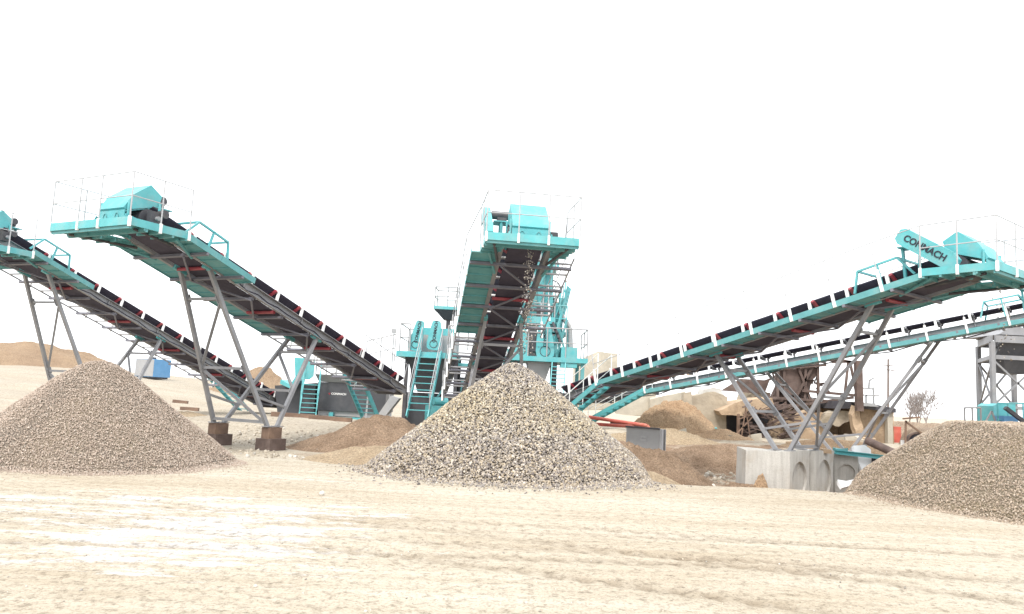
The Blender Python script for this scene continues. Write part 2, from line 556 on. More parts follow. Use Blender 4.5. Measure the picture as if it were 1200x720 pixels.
def pick(pal, wts, n, jit=.15):
    pal = np.array(pal); wts = np.array(wts, float); wts /= wts.sum()
    c = pal[rng.choice(len(pal), n, p=wts)]
    return np.clip(c * (1 + rng.normal(0, jit, (n, 1))), .015, .9)


def make_pile(name, label, c, r, h, matb, palette, weights, nst, smin, smax, fine, round_=.18, elong=1., seed=0, flat=0., tintf=None, spill=0, back=True):
    """heap of loose stone at its angle of repose"""
    def hf(dx, dy):
        th = np.arctan2(dy, dx)
        rho = np.hypot(dx / elong, dy)
        rad = r * (1 + .05 * np.sin(2 * th + seed) + .035 * np.sin(5 * th + 2 * seed) + .02 * np.sin(9 * th))
        rr = np.maximum(rho - flat, 0) if flat else rho
        sl = h / (rad - flat)
        z = h + round_ * .6 - np.sqrt((sl * rr) ** 2 + round_ ** 2)
        # toe spreads out
        z = np.where(z < .1, .1 * np.exp(np.clip((z - .1) / .1, -6, 0)) - .012, z)
        z = z + .04 * fbm(dx * 1.3, dy * 1.3, seed + 40) * np.clip(z / .3, 0, 1) + .02 * fbm(dx * 5, dy * 5, seed + 50) * np.clip(z / .1, 0, 1)
        return z
    root = empty(name, (c[0], c[1], gzf(c[0], c[1])), label, 'gravel pile')
    nr, na = 90, 220
    rh = np.linspace(0.001, 1.42, nr)[:, None] * r; ta = np.linspace(0, 2 * np.pi, na, endpoint=False)[None]
    dx = rh * np.cos(ta) * elong; dy = rh * np.sin(ta)
    zz = np.maximum(hf(dx, dy) - .03, -.06)
    zz[-1] = -.3
    base = gz(c[0] + dx, c[1] + dy)
    P = np.stack([c[0] + dx, c[1] + dy, base * sstep(.5, .0, zz) + zz + (gzf(c[0], c[1])) * sstep(0, .5, zz)], -1)
    o = grid_mesh('heap_core', P, nr, na, matb, loc=tuple(root.location), wrap=True)
    o.location = (0, 0, 0); o.parent = root
    th = rng.uniform(0, 2 * np.pi, nst * 3); rho = r * 1.3 * np.sqrt(rng.uniform(0, 1, nst * 3))
    sx = rho * np.cos(th) * elong; sy = rho * np.sin(th)
    keep = (sy < r * .6) & (hf(sx, sy) > 0)
    sx, sy = sx[keep][:nst], sy[keep][:nst]
    sz = hf(sx, sy); ok = sz > .0
    sx, sy, sz = sx[ok], sy[ok], sz[ok]
    n = len(sx)
    size = smin * (smax / smin) ** (rng.uniform(0, 1, n) ** 1.6)
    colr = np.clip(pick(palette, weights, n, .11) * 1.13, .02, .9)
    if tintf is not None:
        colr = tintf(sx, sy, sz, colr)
    b0 = gz(c[0] + sx, c[1] + sy)
    pos = np.stack([c[0] + sx, c[1] + sy, b0 * sstep(.5, 0, sz) + sz + gzf(c[0], c[1]) * sstep(0, .5, sz) + size * .25], -1)
    if spill:
        th = rng.uniform(np.pi * .95, np.pi * 2.05, spill); rho = r * (1.0 + np.abs(rng.normal(0, .14, spill)) ** 1.3 * 1.2)
        px_, py_ = c[0] + rho * np.cos(th) * elong, c[1] + rho * np.sin(th)
        s2 = smin * (smax / smin) ** rng.uniform(0, .8, spill)
        pos = np.concatenate([pos, np.stack([px_, py_, gz(px_, py_) + s2 * .3], -1)])
        size = np.concatenate([size, s2]); colr = np.concatenate([colr, pick(palette, weights, spill)])
    s = stones('loose_gravel', pos, size, colr, fine, parent=root, loc=tuple(root.location))
    tag(s, kind='stuff')
    return root


PAL_C = [(.228, .21, .2), (.31, .277, .238), (.335, .288, .222), (.44, .405, .36), (.115, .102, .1), (.255, .215, .165)]


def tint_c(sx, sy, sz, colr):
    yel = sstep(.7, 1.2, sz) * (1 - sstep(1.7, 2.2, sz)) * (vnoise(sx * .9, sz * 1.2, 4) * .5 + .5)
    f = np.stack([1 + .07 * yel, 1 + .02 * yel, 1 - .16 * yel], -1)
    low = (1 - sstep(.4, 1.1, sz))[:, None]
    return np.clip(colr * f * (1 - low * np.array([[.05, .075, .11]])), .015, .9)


pc = at(603, 427, 18.2)
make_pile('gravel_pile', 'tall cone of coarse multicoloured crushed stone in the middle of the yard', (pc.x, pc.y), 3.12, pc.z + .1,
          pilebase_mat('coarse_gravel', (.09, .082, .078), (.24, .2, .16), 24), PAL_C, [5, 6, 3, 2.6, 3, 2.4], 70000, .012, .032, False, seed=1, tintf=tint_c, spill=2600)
PAL_L = [(.325, .26, .213), (.37, .303, .25), (.415, .35, .295), (.275, .22, .183), (.465, .41, .36)]
pl = at(118, 422, 16.4)
make_pile('gravel_pile', 'smooth brown cone of fine gravel below the left conveyor at the picture edge', (pl.x, pl.y), 2.62, pl.z + .06,
          pilebase_mat('fine_brown_gravel', (.27, .23, .19), (.40, .345, .28), 42), PAL_L, [4, 4, 3, 2, 1], 80000, .008, .0175, True, seed=3, elong=1.06, flat=.1, round_=.22, spill=3000)
PAL_R = [(.30, .24, .187), (.35, .285, .225), (.40, .335, .27), (.25, .20, .158), (.46, .405, .345), (.355, .28, .205)]
make_pile('gravel_pile', 'flat topped brown heap of small gravel at the right edge', (11.2, 16.9), 4.25, 1.76,
          pilebase_mat('small_brown_gravel', (.22, .19, .14), (.37, .315, .24), 38), PAL_R, [4, 4, 3, 3, 1, 2], 95000, .009, .020, True, seed=6, elong=.84, flat=1.35, round_=.26, spill=3000)

# loose pebbles on the yard
n = 9000
py = 5 + 20 * rng.uniform(0, 1, n) ** 1.1; px = rng.uniform(-.75, .75, n) * py
keep = vnoise(px * .5, py * .5, 90) + rng.uniform(-.6, .9, n) > 0
px, py = px[keep], py[keep]
s = .005 + .011 * rng.uniform(0, 1, len(px)) ** 4
o = stones('loose_pebbles', np.stack([px, py, gz(px, py) + s * .3], -1), s, pick([(.36, .32, .26), (.44, .39, .32), (.5, .47, .42), (.27, .25, .22)], [3, 4, 3, 1.], len(px)), True)
tag(o, kind='stuff')
# rubble in the excavated strip
n = 2600
px = rng.uniform(3.6, 11, n); py = rng.uniform(17.6, 27, n)
keep = vnoise(px * .6, py * .6, 95) + rng.uniform(-.7, .5, n) > 0
px, py = px[keep], py[keep]; s = .015 + .07 * rng.uniform(0, 1, len(px)) ** 3
o = stones('ditch_rubble', np.stack([px, py, gz(px, py) + s * .2], -1), s, pick([(.3, .26, .21), (.42, .37, .3), (.5, .47, .42)], [3, 4, 2], len(px)))
tag(o, kind='stuff')
n = 2200
px = rng.uniform(-9, -3, n); py = rng.uniform(18.5, 27, n)
keep = vnoise(px * .6, py * .6, 96) + rng.uniform(-.7, .5, n) > 0
px, py = px[keep], py[keep]; s = .012 + .06 * rng.uniform(0, 1, len(px)) ** 3
o = stones('scattered_rubble', np.stack([px, py, gz(px, py) + s * .2], -1), s, pick([(.3, .26, .21), (.42, .37, .3), (.5, .47, .42)], [3, 4, 2], len(px)))
tag(o, kind='stuff')


def mound(name, label, cx, cy, rx, ry, h, mat, seed=0, rough=.22, top=.0, cat='mound', nfreq=1., pw=1.):
    """earth heap with an uneven outline"""
    nr, na = 80, 170
    rh = np.linspace(0, 1.25, nr)[:, None]; ta = np.linspace(0, 2 * np.pi, na, endpoint=False)[None]
    dx = rh * rx * np.cos(ta); dy = rh * ry * np.sin(ta)
    q = np.clip((1 - np.maximum(rh - top, 0) / (1 - top)), 0, 1) ** pw
    z = h * (q + 0 * ta)
    w = np.clip(q * 3, 0, 1)
    z = z + h * rough * w * fbm(dx * nfreq / rx * 2.2, dy * nfreq / ry * 2.2, seed, 6) + .13 * h * w * (np.abs(fbm(dx * 5 / rx, dy * 5 / ry, seed + 9)) - .2) + .05 * h * w * fbm(dx * 16 / rx, dy * 16 / ry, seed + 5)
    b0 = gz(cx + dx, cy + dy)
    P = np.stack([cx + dx, cy + dy, b0 + np.maximum(z, 0) - .03 - .15 * (rh > 1.1)], -1)
    o = grid_mesh(name, P, nr, na, mat, loc=(cx, cy, gzf(cx, cy)), wrap=True)
    return tag(o, label, cat)


g = at(108, 440, 55)
mound('earth_mound', 'long tan earth mound on the horizon at the far left', -45.5, 66, 12.5, 7, 1.75, SOILM, 5, .3, .6, nfreq=2, pw=.8)
mound('earth_mound', 'low tan earth mound behind the left trestle and feed hopper', -18.2, 58, 4.2, 3, 2.15, SOILM, 8, .12, .1)
mound('earth_mound', 'steep orange earth heap against the old block wall', *at(788, 505, 35.5).xy, 2.1, 1.8, 1.55, SOILO, 15, .16, .22, pw=.75)
mound('soil_berm', 'long brown soil berm left of the tall stone cone', -3.6, 22.4, 2.8, 2.0, .86, SOILB, 17, .3, .25, 'berm')
mound('sand_heap', 'low tan sand heap spilling from the left side of the stone cone', -3.05, 19.0, 2.0, 1.3, .42, SOILT, 19, .15, .1, 'sand heap')
mound('sand_heap', 'low yellow sand heap at the right foot of the stone cone', 3.75, 18.6, 1.75, 1.3, .45, SOILT, 23, .12, .1, 'sand heap')
mound('soil_berm', 'dark brown cut bank in front of the grey steel box', 4.2, 22.8, 2.0, 1.7, .95, SOILB, 27, .25, .3, 'berm')
mound('soil_berm', 'brown soil bank between the ditch and the pale concrete blocks', 7.9, 27.5, 3.2, 1.4, .62, SOILB, 29, .3, .35, 'berm')
mound('soil_berm', 'low reddish spoil bank left of the plain concrete block', 6.3, 20.4, 1.5, .9, .34, SOILB, 31, .3, .3, 'berm')
mound('soil_berm', 'low soil bank on the yard beside the far left mound', -14.5, 30, 3.0, 2.2, .35, SOILT, 33, .4, .2, 'berm')

# ------------------------------------------------------------------ conveyors


def two_tone(ra, po, root):  # white thick post feet, thin tops: overexposure shaped into the railing
    n = len(ra.f)
    ra.add(po.v, po.f)
    o = ra.build('railing', RAIL, root)
    o.data.materials.append(WHITE)
    for pl_ in o.data.polygons:
        if pl_.index >= n: pl_.material_index = 1
    return o


def conveyor(p, label, head_px, tail_px, near, ext_head, ext_tail, far_panels=None, near_walk=None, far_walk=None, letters=True, deck_half=1.32, guard_side=1, zd=-.5, de=(-.45, 1.1), flat=False, wh=0.):
    n1 = at(*head_px); n2 = at(*tail_px)
    d = (n1 - n2).normalized()
    e = Vector((d.x, d.y, 0)).normalized()
    s = e.cross(Z)
    nn = s.cross(d)
    off = -s * near * .55
    H = n1 + d * ext_head + off
    T = n2 - d * ext_tail + off
    L = (H - T).length

    def W(t, a, h):
        return T + d * t + s * a + nn * h

    def Q(e_, a, z):
        return H + e * e_ + s * a + Z * z
    root = empty('belt_conveyor', (T.x, T.y, gzf(T.x, T.y)), label, 'conveyor', 'belt conveyors of the crushing plant')
    k = dict(W=W, Q=Q, d=d, e=e, s=s, nn=nn, H=H, T=T, L=L, root=root, near=near)
    # stringers: channel section
    for a in (-.55, .55):
        mb = MB(); sg = 1 if a > 0 else -1
        mb.box(W(L / 2, a, -.125), d, s, nn, L / 2, .012, .125)
        mb.box(W(L / 2, a + sg * .05, -.006), d, s, nn, L / 2, .05, .008)
        mb.box(W(L / 2, a + sg * .05, -.244), d, s, nn, L / 2, .05, .008)
        for q in np.arange(1., L, 2.4):
            mb.box(W(q, a + sg * .04, -.125), d, s, nn, .01, .035, .11)
        mb.build('stringer', STEEL, root)
    # belt: troughed carrying strand and flat return strand
    mb = MB(); prof = [(-.46, .31), (-.2, .1), (.2, .1), (.46, .31)] if not flat else [(-.44, .33), (-.2, .26), (.2, .26), (.44, .33)]
    ts = np.linspace(.1, L, 30)
    th = .025
    for (a0, h0), (a1, h1) in zip(prof, prof[1:]):
        mb.hexa([W(.1, a0, h0), W(.1, a1, h1), W(L, a1, h1), W(L, a0, h0), W(.1, a0, h0 + th), W(.1, a1, h1 + th), W(L, a1, h1 + th), W(L, a0, h0 + th)])
    mb.hexa([W(.1, -.42, -.215), W(.1, .42, -.215), W(L, .42, -.215), W(L, -.42, -.215), W(.1, -.42, -.2), W(.1, .42, -.2), W(L, .42, -.2), W(L, -.42, -.2)])
    mb.build('belt', BELT, root)
    # idlers
    t = .6
    while t < L - 1.0:
        mb = MB()
        mb.box(W(t, 0, .03), d, s, nn, .04, .55, .022)
        for sg in (-1, 1):
            mb.beam(W(t, sg * .55, .0), W(t, sg * .53, .36), .05, .075, d)
            mb.beam(W(t, sg * .2, .03), W(t, sg * .2, .075), .03, .05, d)
        fr = mb.build('idler', WHITE, root)
        mb = MB()
        rz = .05 if not flat else .21
        mb.tube(W(t, -.17, rz), W(t, .17, rz), .045, n=10)
        for sg in (-1, 1):
            mb.tube(W(t + .09, sg * .21, rz + .005), W(t + .09, sg * .52, .3), .05 if not flat else .035, n=10)
        mb.build('roller', RED if not flat else STEEL, fr)
        t += 1.05
    for q in np.arange(1.6, L - 1, 2.6):
        MB().tube(W(q, -.5, -.27), W(q, .5, -.27), .048, n=10).build('return_roller', RED if not flat else STEEL, root)
    # cross members and diagonal lattice between the stringers
    lt = {1: near_walk if near == 1 else far_walk, -1: near_walk if near == -1 else far_walk}
    t = .5
    i = 0
    while t < L - .6:
        a0, a1 = -.55, .55
        if lt[-1] and lt[-1][0] - .2 <= t: a0 = -1.3
        if lt[1] and lt[1][0] - .2 <= t: a1 = 1.3
        mb = MB(); mb.beam(W(t, a0, -.29), W(t, a1, -.29), .07, .07, nn)
        mb.build('cross_member', CROSS, root)
        t += 1.2; i += 1
    mb = MB()
    t = .5; sg = 1
    while t + 1.2 < L - .6:
        mb.beam(W(t, -.5 * sg, -.345), W(t + 1.2, .5 * sg, -.345), .05, .035, nn)
        t += 1.2; sg = -sg
    mb.build('lattice', CROSS, root)
    # walkways
    for side in (1, -1):
        wk = lt[side]
        if not wk: continue
        t0, tp, rail = wk          # start, where panels begin (rungs below), railing
        Lw = L + de[0] - .03
        mb = MB(); fb = MB()
        t = t0
        while t < Lw - .1:
            t2 = min(t + 1.17, Lw)
            if t >= tp:
                mb.box(W((t + t2) / 2, side * .96, -.22 + wh), d, s, nn, (t2 - t) / 2, .32, .012)
                for q in (0, 1 / 3, 2 / 3):
                    mb.box(W(t + (t2 - t) * q + .03, side * .96, -.243 + wh), d, s, nn, .012, .31, .018)
                mb.box(W((t + t2) / 2, side * 1.29, -.19 + wh), d, s, nn, (t2 - t) / 2 + .012, .008, .075)
            else:
                fb.box(W(t + .3, side * .96, -.235), d, s, nn, .02, .33, .02)
                fb.box(W(min(t + .85, t2), side * .96, -.235), d, s, nn, .02, .33, .02)
                fb.box(W((t + t2) / 2, side * 1.28, -.23), d, s, nn, (t2 - t) / 2 + .02, .014, .022)
            t += 1.2
        if mb.v: mb.build('walkway', TEALD, root)
        if fb.v: fb.build('walkway_frame', STEEL, root)
        if rail:
            po = MB(); ra = MB()
            t = t0; last = None
            while t < Lw + .05:
                po.box(W(t, side * 1.325, -.0 + wh), d, s, nn, .032, .025, .27)
                top = W(t, side * 1.325, .95 + wh); mid = W(t, side * 1.325, .45 + wh)
                ra.tube(W(t, side * 1.325, .2 + wh), top, .014, n=6)
                if last:
                    ra.tube(last[0], top, .013, n=6); ra.tube(last[1], mid, .011, n=6)
                last = (top, mid); t += 1.2
            if last:
                ra.tube(last[0], Q(de[0], side * (deck_half + .02), zd + 1.1), .013, n=6)
            two_tone(ra, po, root)
    cpts = []
    for i, q in enumerate(np.linspace(.3, L - 1.2, 25)):
        cpts.append(W(q, near * .64, -.16 - (.05 + .03 * math.sin(q * 1.7)) * (i % 2)))
    MB().path(cpts, .018, n=5).build('power_cable', BLACK, root)
    # head platform
    dk = MB(); rib = MB()
    hw = deck_half; e0, e1 = de
    for sg in (-1, 1):
        dk.box(Q((e0 + e1) / 2, sg * (hw + .62) / 2, zd), e, s, Z, (e1 - e0) / 2, (hw - .62) / 2, .015)
        dk.box(Q((e0 + e1) / 2, sg * hw, zd + .03), e, s, Z, (e1 - e0) / 2, .01, .085)
        for q in np.linspace(e0 + .05, e1 - .05, 5):
            rib.box(Q(q, sg * (hw + .6) / 2, zd - .06), e, s, Z, .025, (hw - .6) / 2, .045)
    dk.box(Q(e1 - .2, 0, zd + .002), e, s, Z, .2, .62, .026)
    dk.box(Q(e1 + .01, 0, zd + .03), e, s, Z, .01, hw + .01, .09)
    dko = dk.build('head_deck', TEAL, root)
    rib.box(Q(e1 - .05, 0, zd - .07), e, s, Z, .03, hw, .055)
    rib.box(Q(e1 - .45, 0, zd - .07), e, s, Z, .03, hw, .055)
    rib.build('deck_frame', TEALD, dko)
    ra = MB(); po = MB()
    cor = [(e0, hw + .02), ((e0 + e1) / 2, hw + .02), (e1, hw + .02), (e1, .35), (e1, -.35), (e1, -hw - .02), ((e0 + e1) / 2, -hw - .02), (e0, -hw - .02)]
    for q, a in cor:
        ra.tube(Q(q + .02 * (abs(a) < 1), a, zd - .05), Q(q + .02 * (abs(a) < 1), a, zd + 1.1), .016, n=6)
        po.box(Q(q + .02 * (abs(a) < 1), a, zd + .02), e, s, Z, .026, .026, .11)
    for (q0, a0), (q1, a1) in zip(cor, cor[1:]):
        ra.tube(Q(q0, a0, zd + 1.1), Q(q1, a1, zd + 1.1), .014, n=6)
        ra.tube(Q(q0, a0, zd + .58), Q(q1, a1, zd + .58), .013, n=6)
    two_tone(ra, po, root)
    # diagonal props of the platform
    for sg in (-1, 1):
        for q, bk in ((-.3, 1.35), (.8, .75)):
            MB().tube(Q(q, sg * (hw - .2), zd - .08), W(L - bk, sg * .62, -.3), .035, n=8).build('platform_prop', TEALD if q < 0 else DSTEEL, root)
    # drum, bearing plates, hood
    MB().tube(Q(-.02, -.47, -.02), Q(-.02, .47, -.02), .24, n=20).build('head_drum', DSTEEL, root)
    MB().tube(Q(-.02, -.82, -.02), Q(-.02, .98, -.02), .05, n=12).build('drive_shaft', STEEL, root)
    for sg in (-1, 1):
        mb = MB()
        mb.prism([Q(-.35, sg * .5, zd + .03), Q(.74, sg * .5, zd + .03), Q(.6, sg * .5, -.02), Q(.2, sg * .5, -.1), Q(-.3, sg * .5, -.1)], s * .02 * sg)
        for q in (-.28, .52):
            mb.beam(Q(q, sg * .47, zd), Q(q, sg * .47, .42 if q < 0 else .3), .045)
        mb.build('side_plate', TEAL, root)
    # hood: pentagonal box over the drum, open below
    pr = [(-.27, .34), (-.34, .6), (-.02, .8), (.42, .46), (.62, .12), (.57, .08)]
    mb = MB(); mb.prism([Q(q, -.44, z) for q, z in pr], s * .88)
    hood = mb.build('hood', TEAL, root)
    for a in (-.2, .2):
        mb = MB()
        cpt = Q(.60, a, -.1)
        pts = [cpt + s * (.06 * math.cos(u)) + Z * (.11 * math.sin(u)) for u in np.linspace(0, 2 * math.pi, 17)]
        mb.path(pts, .011, n=5)
        mb.build('lifting_slot', TEALD, hood)
    MB().box(Q(.58, 0, -.14), e, s, Z, .012, .44, .22).build('front_panel', TEAL, root)
    # motor and inclined belt guard on one side
    gs = guard_side
    ag = gs * .84
    p0 = (-1.0, .72); p1 = (.02, .03)
    ax = (e * (p1[0] - p0[0]) + Z * (p1[1] - p0[1])); LA = ax.length; ax.normalize(); ay = s.cross(ax) * -1
    if ay.z < 0: ay = -ay
    w0 = .2
    c0 = Q(p0[0], ag, p0[1]); pts = []
    for (u, v) in [(-.12, .12), (.0, w0), (LA - .02, w0), (LA + .17, .12), (LA + .17, -.12), (LA, -w0), (0, -w0), (-.12, -.12)]:
        pts.append(c0 + ax * u + ay * v)
    mb = MB(); mb.prism(pts, s * (.17 * gs))
    gd = mb.build('belt_guard', TEAL, root)
    mb = MB()
    rim = [c0 + ax * u + ay * v + s * (.172 * gs) for (u, v) in [(-.1, .11), (.0, w0 - .02), (LA - .03, w0 - .02), (LA + .15, .11)]]
    if letters:
        fr = ax if (ax.cross(ay)).dot(s * gs) > 0 else -ax
        lettering('CONMACH', .21, c0 + ax * (LA * .5) + s * (.178 * gs), fr, ay, BLACK, gd)
    mb = MB()
    mo = c0 - s * (gs * .3)
    mb.tube(mo + s * (gs * .25), mo - s * (gs * .2), .11, n=16)
    mb.box(mo - s * (gs * .02) - Z * .05, e, s, Z, .09, .12, .1)
    mot = mb.build('motor', DSTEEL, root)
    mb = MB()
    for q in (-.2, .2):
        mb.beam(mo - s * (gs * .0) + e * q - Z * .2, W(L + p0[0] + q * .8, gs * .55, 0), .06)
    mb.box(mo - s * (gs * .02) - Z * .2, e, s, Z, .25, .22, .015)
    mb.build('motor_bracket', TEAL, mot)
    mb = MB()                                            # gearbox and bearing on the other side
    mb.box(Q(0, -gs * .66, 0), e, s, Z, .12, .08, .14)
    mb.tube(Q(-.2, -gs * .6, .12), Q(-.2, -gs * .8, .12), .1, n=14)
    mb.build('bearing_housing', DSTEEL, root)
    # snub cage behind the hood
    mb = MB()
    for sg in (-1, 1):
        b0_, b1_, b2_, b3_ = W(L - 2.4, sg * .6, .1), W(L - 2.2, sg * .6, .62), W(L - 1.2, sg * .6, .62), W(L - .9, sg * .6, .1)
        mb.beam(b0_, b1_, .05); mb.beam(b1_, b2_, .05); mb.beam(b2_, b3_, .05)
        mb.beam(W(L - 1.7, sg * .6, .0), W(L - 1.7, sg * .6, .62), .05)
    mb.beam(W(L - 2.2, -.6, .62), W(L - 2.2, .6, .62), .05); mb.beam(W(L - 1.2, -.6, .62), W(L - 1.2, .6, .62), .05)
    mb.build('skirt_cage', TEAL, root)
    # tail: drum and guard box
    MB().tube(W(.12, -.47, -.1), W(.12, .47, -.1), .2, n=18).build('tail_drum', DSTEEL, root)
    return k


def trestle(k, tf, tb, gz_, gap=.35, spread=.95, leg=.098, braces='ab', feet=True):
    W, root, e, s = k['W'], k['root'], k['e'], k['s']
    mid = W((tf + tb) / 2 + k.get('shift', 0), 0, 0)
    ft = {}
    pts = {}
    for sg in (1, -1):
        for nm, t, of in (('f', tf, gap / 2), ('b', tb, -gap / 2)):
            top = W(t, sg * .52, -.24)
            foot = Vector((mid.x, mid.y, gz_)) + s * (sg * spread) + e * of
            mb = MB(); mb.beam(top, foot, leg, leg * .95, s)
            mb.box(foot + Z * .01, e, s, Z, .11, .11, .012)
            mb.build('leg', STEEL, root)
            mb = MB(); mb.box(top - Z * .0, k['d'], s, k['nn'], .2, .05, .06)
            mb.build('saddle_plate', TEAL, root)
            pts[(nm, sg)] = (top, foot)

    def P(nm, sg, f):
        a, b = pts[(nm, sg)]
        return a.lerp(b, f)
    for nm in 'fb':
        MB().beam(P(nm, 1, .18), P(nm, -1, .18), .07).build('brace', STEEL, root)
        f2 = .62
        MB().beam(P(nm, 1, f2), P(nm, -1, f2), .07).build('brace', STEEL, root)
        MB().beam(P(nm, 1, f2 if nm == 'f' else .18), P(nm, -1, .19 if nm == 'f' else f2 - .01), .065).build('brace', STEEL, root)
    MB().beam(P('f', 1, .63), P('f', -1, .985), .065).build('brace', STEEL, root)
    MB().beam(P('f', 1, .97), P('f', -1, .97), .08).build('brace', STEEL, root)
    for sg in (1, -1):
        for nm in 'fb':
            for f in (.18, f2):
                gp = P(nm, sg, f); dl = (P(nm, sg, 1) - P(nm, sg, 0)).normalized()
                MB().box(gp - s * (sg * .065), dl, dl.cross(s).normalized(), s, .11, .08, .008).build('gusset_plate', STEEL, root)
    for sg in (1, -1):
        MB().beam(P('f', sg, .8), P('b', sg, .8), .06).build('brace', STEEL, root)
    return pts


def stair(parent, top, bot, wdir, width, ntr, rail=True, mat=TEAL, sd=.16, railm=None, name='stair'):
    top = Vector(top); bot = Vector(bot); wd = Vector(wdir).normalized() * width / 2
    sl = (top - bot); run = Vector((sl.x, sl.y, 0))
    fw = run.normalized() if run.length > 1e-3 else Vector((0, 1, 0))
    mb = MB()
    for sg in (-1, 1):
        mb.beam(bot + wd * sg, top + wd * sg, .04, sd)
    for i in range(1, ntr + 1):
        p = bot.lerp(top, i / (ntr + 1))
        mb.box(p, fw, wd.normalized(), Z, .11, width / 2 - .02, .016)
    o = mb.build(name, mat, parent)
    if rail:
        mb = MB()
        for sg in (-1, 1):
            pr = None
            for f in (.05, .5, 1):
                p = bot.lerp(top, f) + wd * sg
                mb.tube(p, p + Z * .95, .016, n=6)
                if pr is not None:
                    mb.tube(pr + Z * .95, p + Z * .95, .016, n=6); mb.tube(pr + Z * .5, p + Z * .5, .013, n=6)
                pr = p
        mb.build('handrail', railm or WHITE, o)
    return o


# A far left, B left, C middle, D right, E far right
cA = conveyor('A', 'long grey conveyor at the far left whose head runs out of the picture', (89, 329, 25), (222, 408, 30), -1, 2.8, 6.4,
              near_walk=(11.9, 11.9, False), far_walk=(2.5, 12.2, True), letters=False)
cB = conveyor('B', 'grey conveyor with railed teal head platform above the left brown pile', (271, 319, 19.6), (420, 418, 24.5), -1, 2.65, 2.9,
              near_walk=(8.5, 8.5, False), far_walk=(.4, 4.2, True), letters=False, zd=-.38)
cC = conveyor('C', 'steep conveyor seen end on above the tall stone cone', (577, 330, 20.5), (545, 454, 28), 1, 2.35, 1.8,
              near_walk=(1.0, 6.3, True), far_walk=(7.0, 99., True), letters=False, deck_half=1.07, zd=-.3)
cD = conveyor('D', 'teal edged conveyor rising over the concrete blocks with a lettered belt guard', (1029, 341, 18.5), (717, 444, 25.5), 1, 1.85, 2.7,
              near_walk=(2.7, 2.7, True), far_walk=(10.6, 10.6, True), zd=-.27)
cE = conveyor('E', 'lower rear teal edged conveyor running to the right edge of the picture', (1191, 369, 25), (764, 451, 33), 1, 1.4, 3.2,
              near_walk=(3.2, 3.2, True), zd=-.5, flat=True, wh=-.13)


def t_at(k, px):
    """length along the belt where it crosses photo column px"""
    best = None
    for t in np.linspace(0, k['L'], 400):
        q = k['W'](t, k['near'] * .55, -.2) - CAM
        u = 600 + FPX * q.dot(R_) / q.dot(F_)
        if best is None or abs(u - px) < best[0]:
            best = (abs(u - px), t)
    return best[1]


trestle(cA, t_at(cA, 58), t_at(cA, 190), -.02, spread=.95)
pB = trestle(cB, t_at(cB, 247), t_at(cB, 372), .62, spread=.98)
trestle(cC, 8.0, 4.6, -.02, spread=.98)
pD = trestle(cD, t_at(cD, 1022), t_at(cD, 838), .66, gap=.4, spread=.62)
pE = trestle(cE, t_at(cE, 1095), t_at(cE, 895), .15, spread=.9)

# footing blocks under the left trestle
for i, (key, lab) in enumerate(((('f', 1), 'far brown footing block under the left trestle'), (('f', -1), 'near brown footing block under the left trestle'))):
    f0 = (pB[('f', key[1])][1] + pB[('b', key[1])][1]) / 2
    g0 = gzf(f0.x, f0.y)
    mb = MB(); mb.box((f0.x, f0.y, (g0 + .30) / 2 - .02), cB['e'], cB['s'], Z, .30, .25, (.30 - g0) / 2 + .03)
    tag(mb.build('footing_block', RUST), lab + ', lowest of its stack', 'footing block', 'footing blocks under the left trestle')
    mb = MB(); mb.box((f0.x, f0.y, .455), cB['e'], cB['s'], Z, .23, .14, .15)
    tag(mb.build('footing_block', WOODR), lab + ', topmost of its stack', 'footing block', 'footing blocks under the left trestle')

# conveyor stairs
s_, e_ = cD['s'], cD['e']
top = cD['W'](2.75, 1.0, -.2)
bot = top - e_ * 2.6 - Z * 1.65
stair(cD['root'], top, bot, s_, .62, 9)
s_, e_ = cE['s'], cE['e']
top = cE['W'](3.25, 1.0, -.2)
bot = top - e_ * 2.9 - Z * 1.55
stair(cE['root'], top, bot, s_, .62, 9)
top = cA['W'](2.6, .98, -.2)
bot = top - cA['e'] * 2.6 * .4 - Z * 1.7 - cA['e'] * 1.6
top = at(240, 431, 35.0); bot = at(289, 484, 37.0)
stair(cA['root'], top, bot, cA['s'], .6, 10, rail=False)
top = at(412, 436, 27.0); bot = at(434, 489, 28.6)
stair(cB['root'], top, bot, Vector((1, -.25, 0)), .62, 9, rail=False, sd=.2)
mb = MB()
for q in (0, .5, 1):
    p = cB['W'](.3 + 2.6 * q, -.6, 0)
    mb.tube(p, p + cB['nn'] * .75, .014, n=6)
    if q: mb.tube(cB['W'](.3 + 2.6 * (q - .5), -.6, .75), p + cB['nn'] * .75, .014, n=6)
mb.build('railing', RAIL, cB['root'])


# stones dropping from the heads
def falling(name, label, k, ztop, zbot, n, spread):
    p0 = k['Q'](.52, 0, -.3)
    z = rng.uniform(zbot, p0.z, n)
    f = (p0.z - z) / (p0.z - zbot)
    pos = np.stack([p0.x + rng.normal(0, spread, n) * (.5 + f) + k['e'].x * .25 * np.sqrt(f),
                    p0.y + rng.normal(0, spread, n) * (.5 + f) + k['e'].y * .25 * np.sqrt(f), z], -1)
    o = stones(name, pos, rng.uniform(.008, .021, n), pick(PAL_C, [6, 3, .6, 3, 2, .8], n), loc=(p0.x, p0.y, zbot))
    return tag(o, kind='stuff')


falling('falling_stone', '', cC, 5, 2.7, 420, .075)
falling('falling_stone', '', cD, 5, 3.0, 70, .08)

# ------------------------------------------------------------------ crushing plant behind the stone cone
def P3(px, py, Y): return at(px, py, Y)


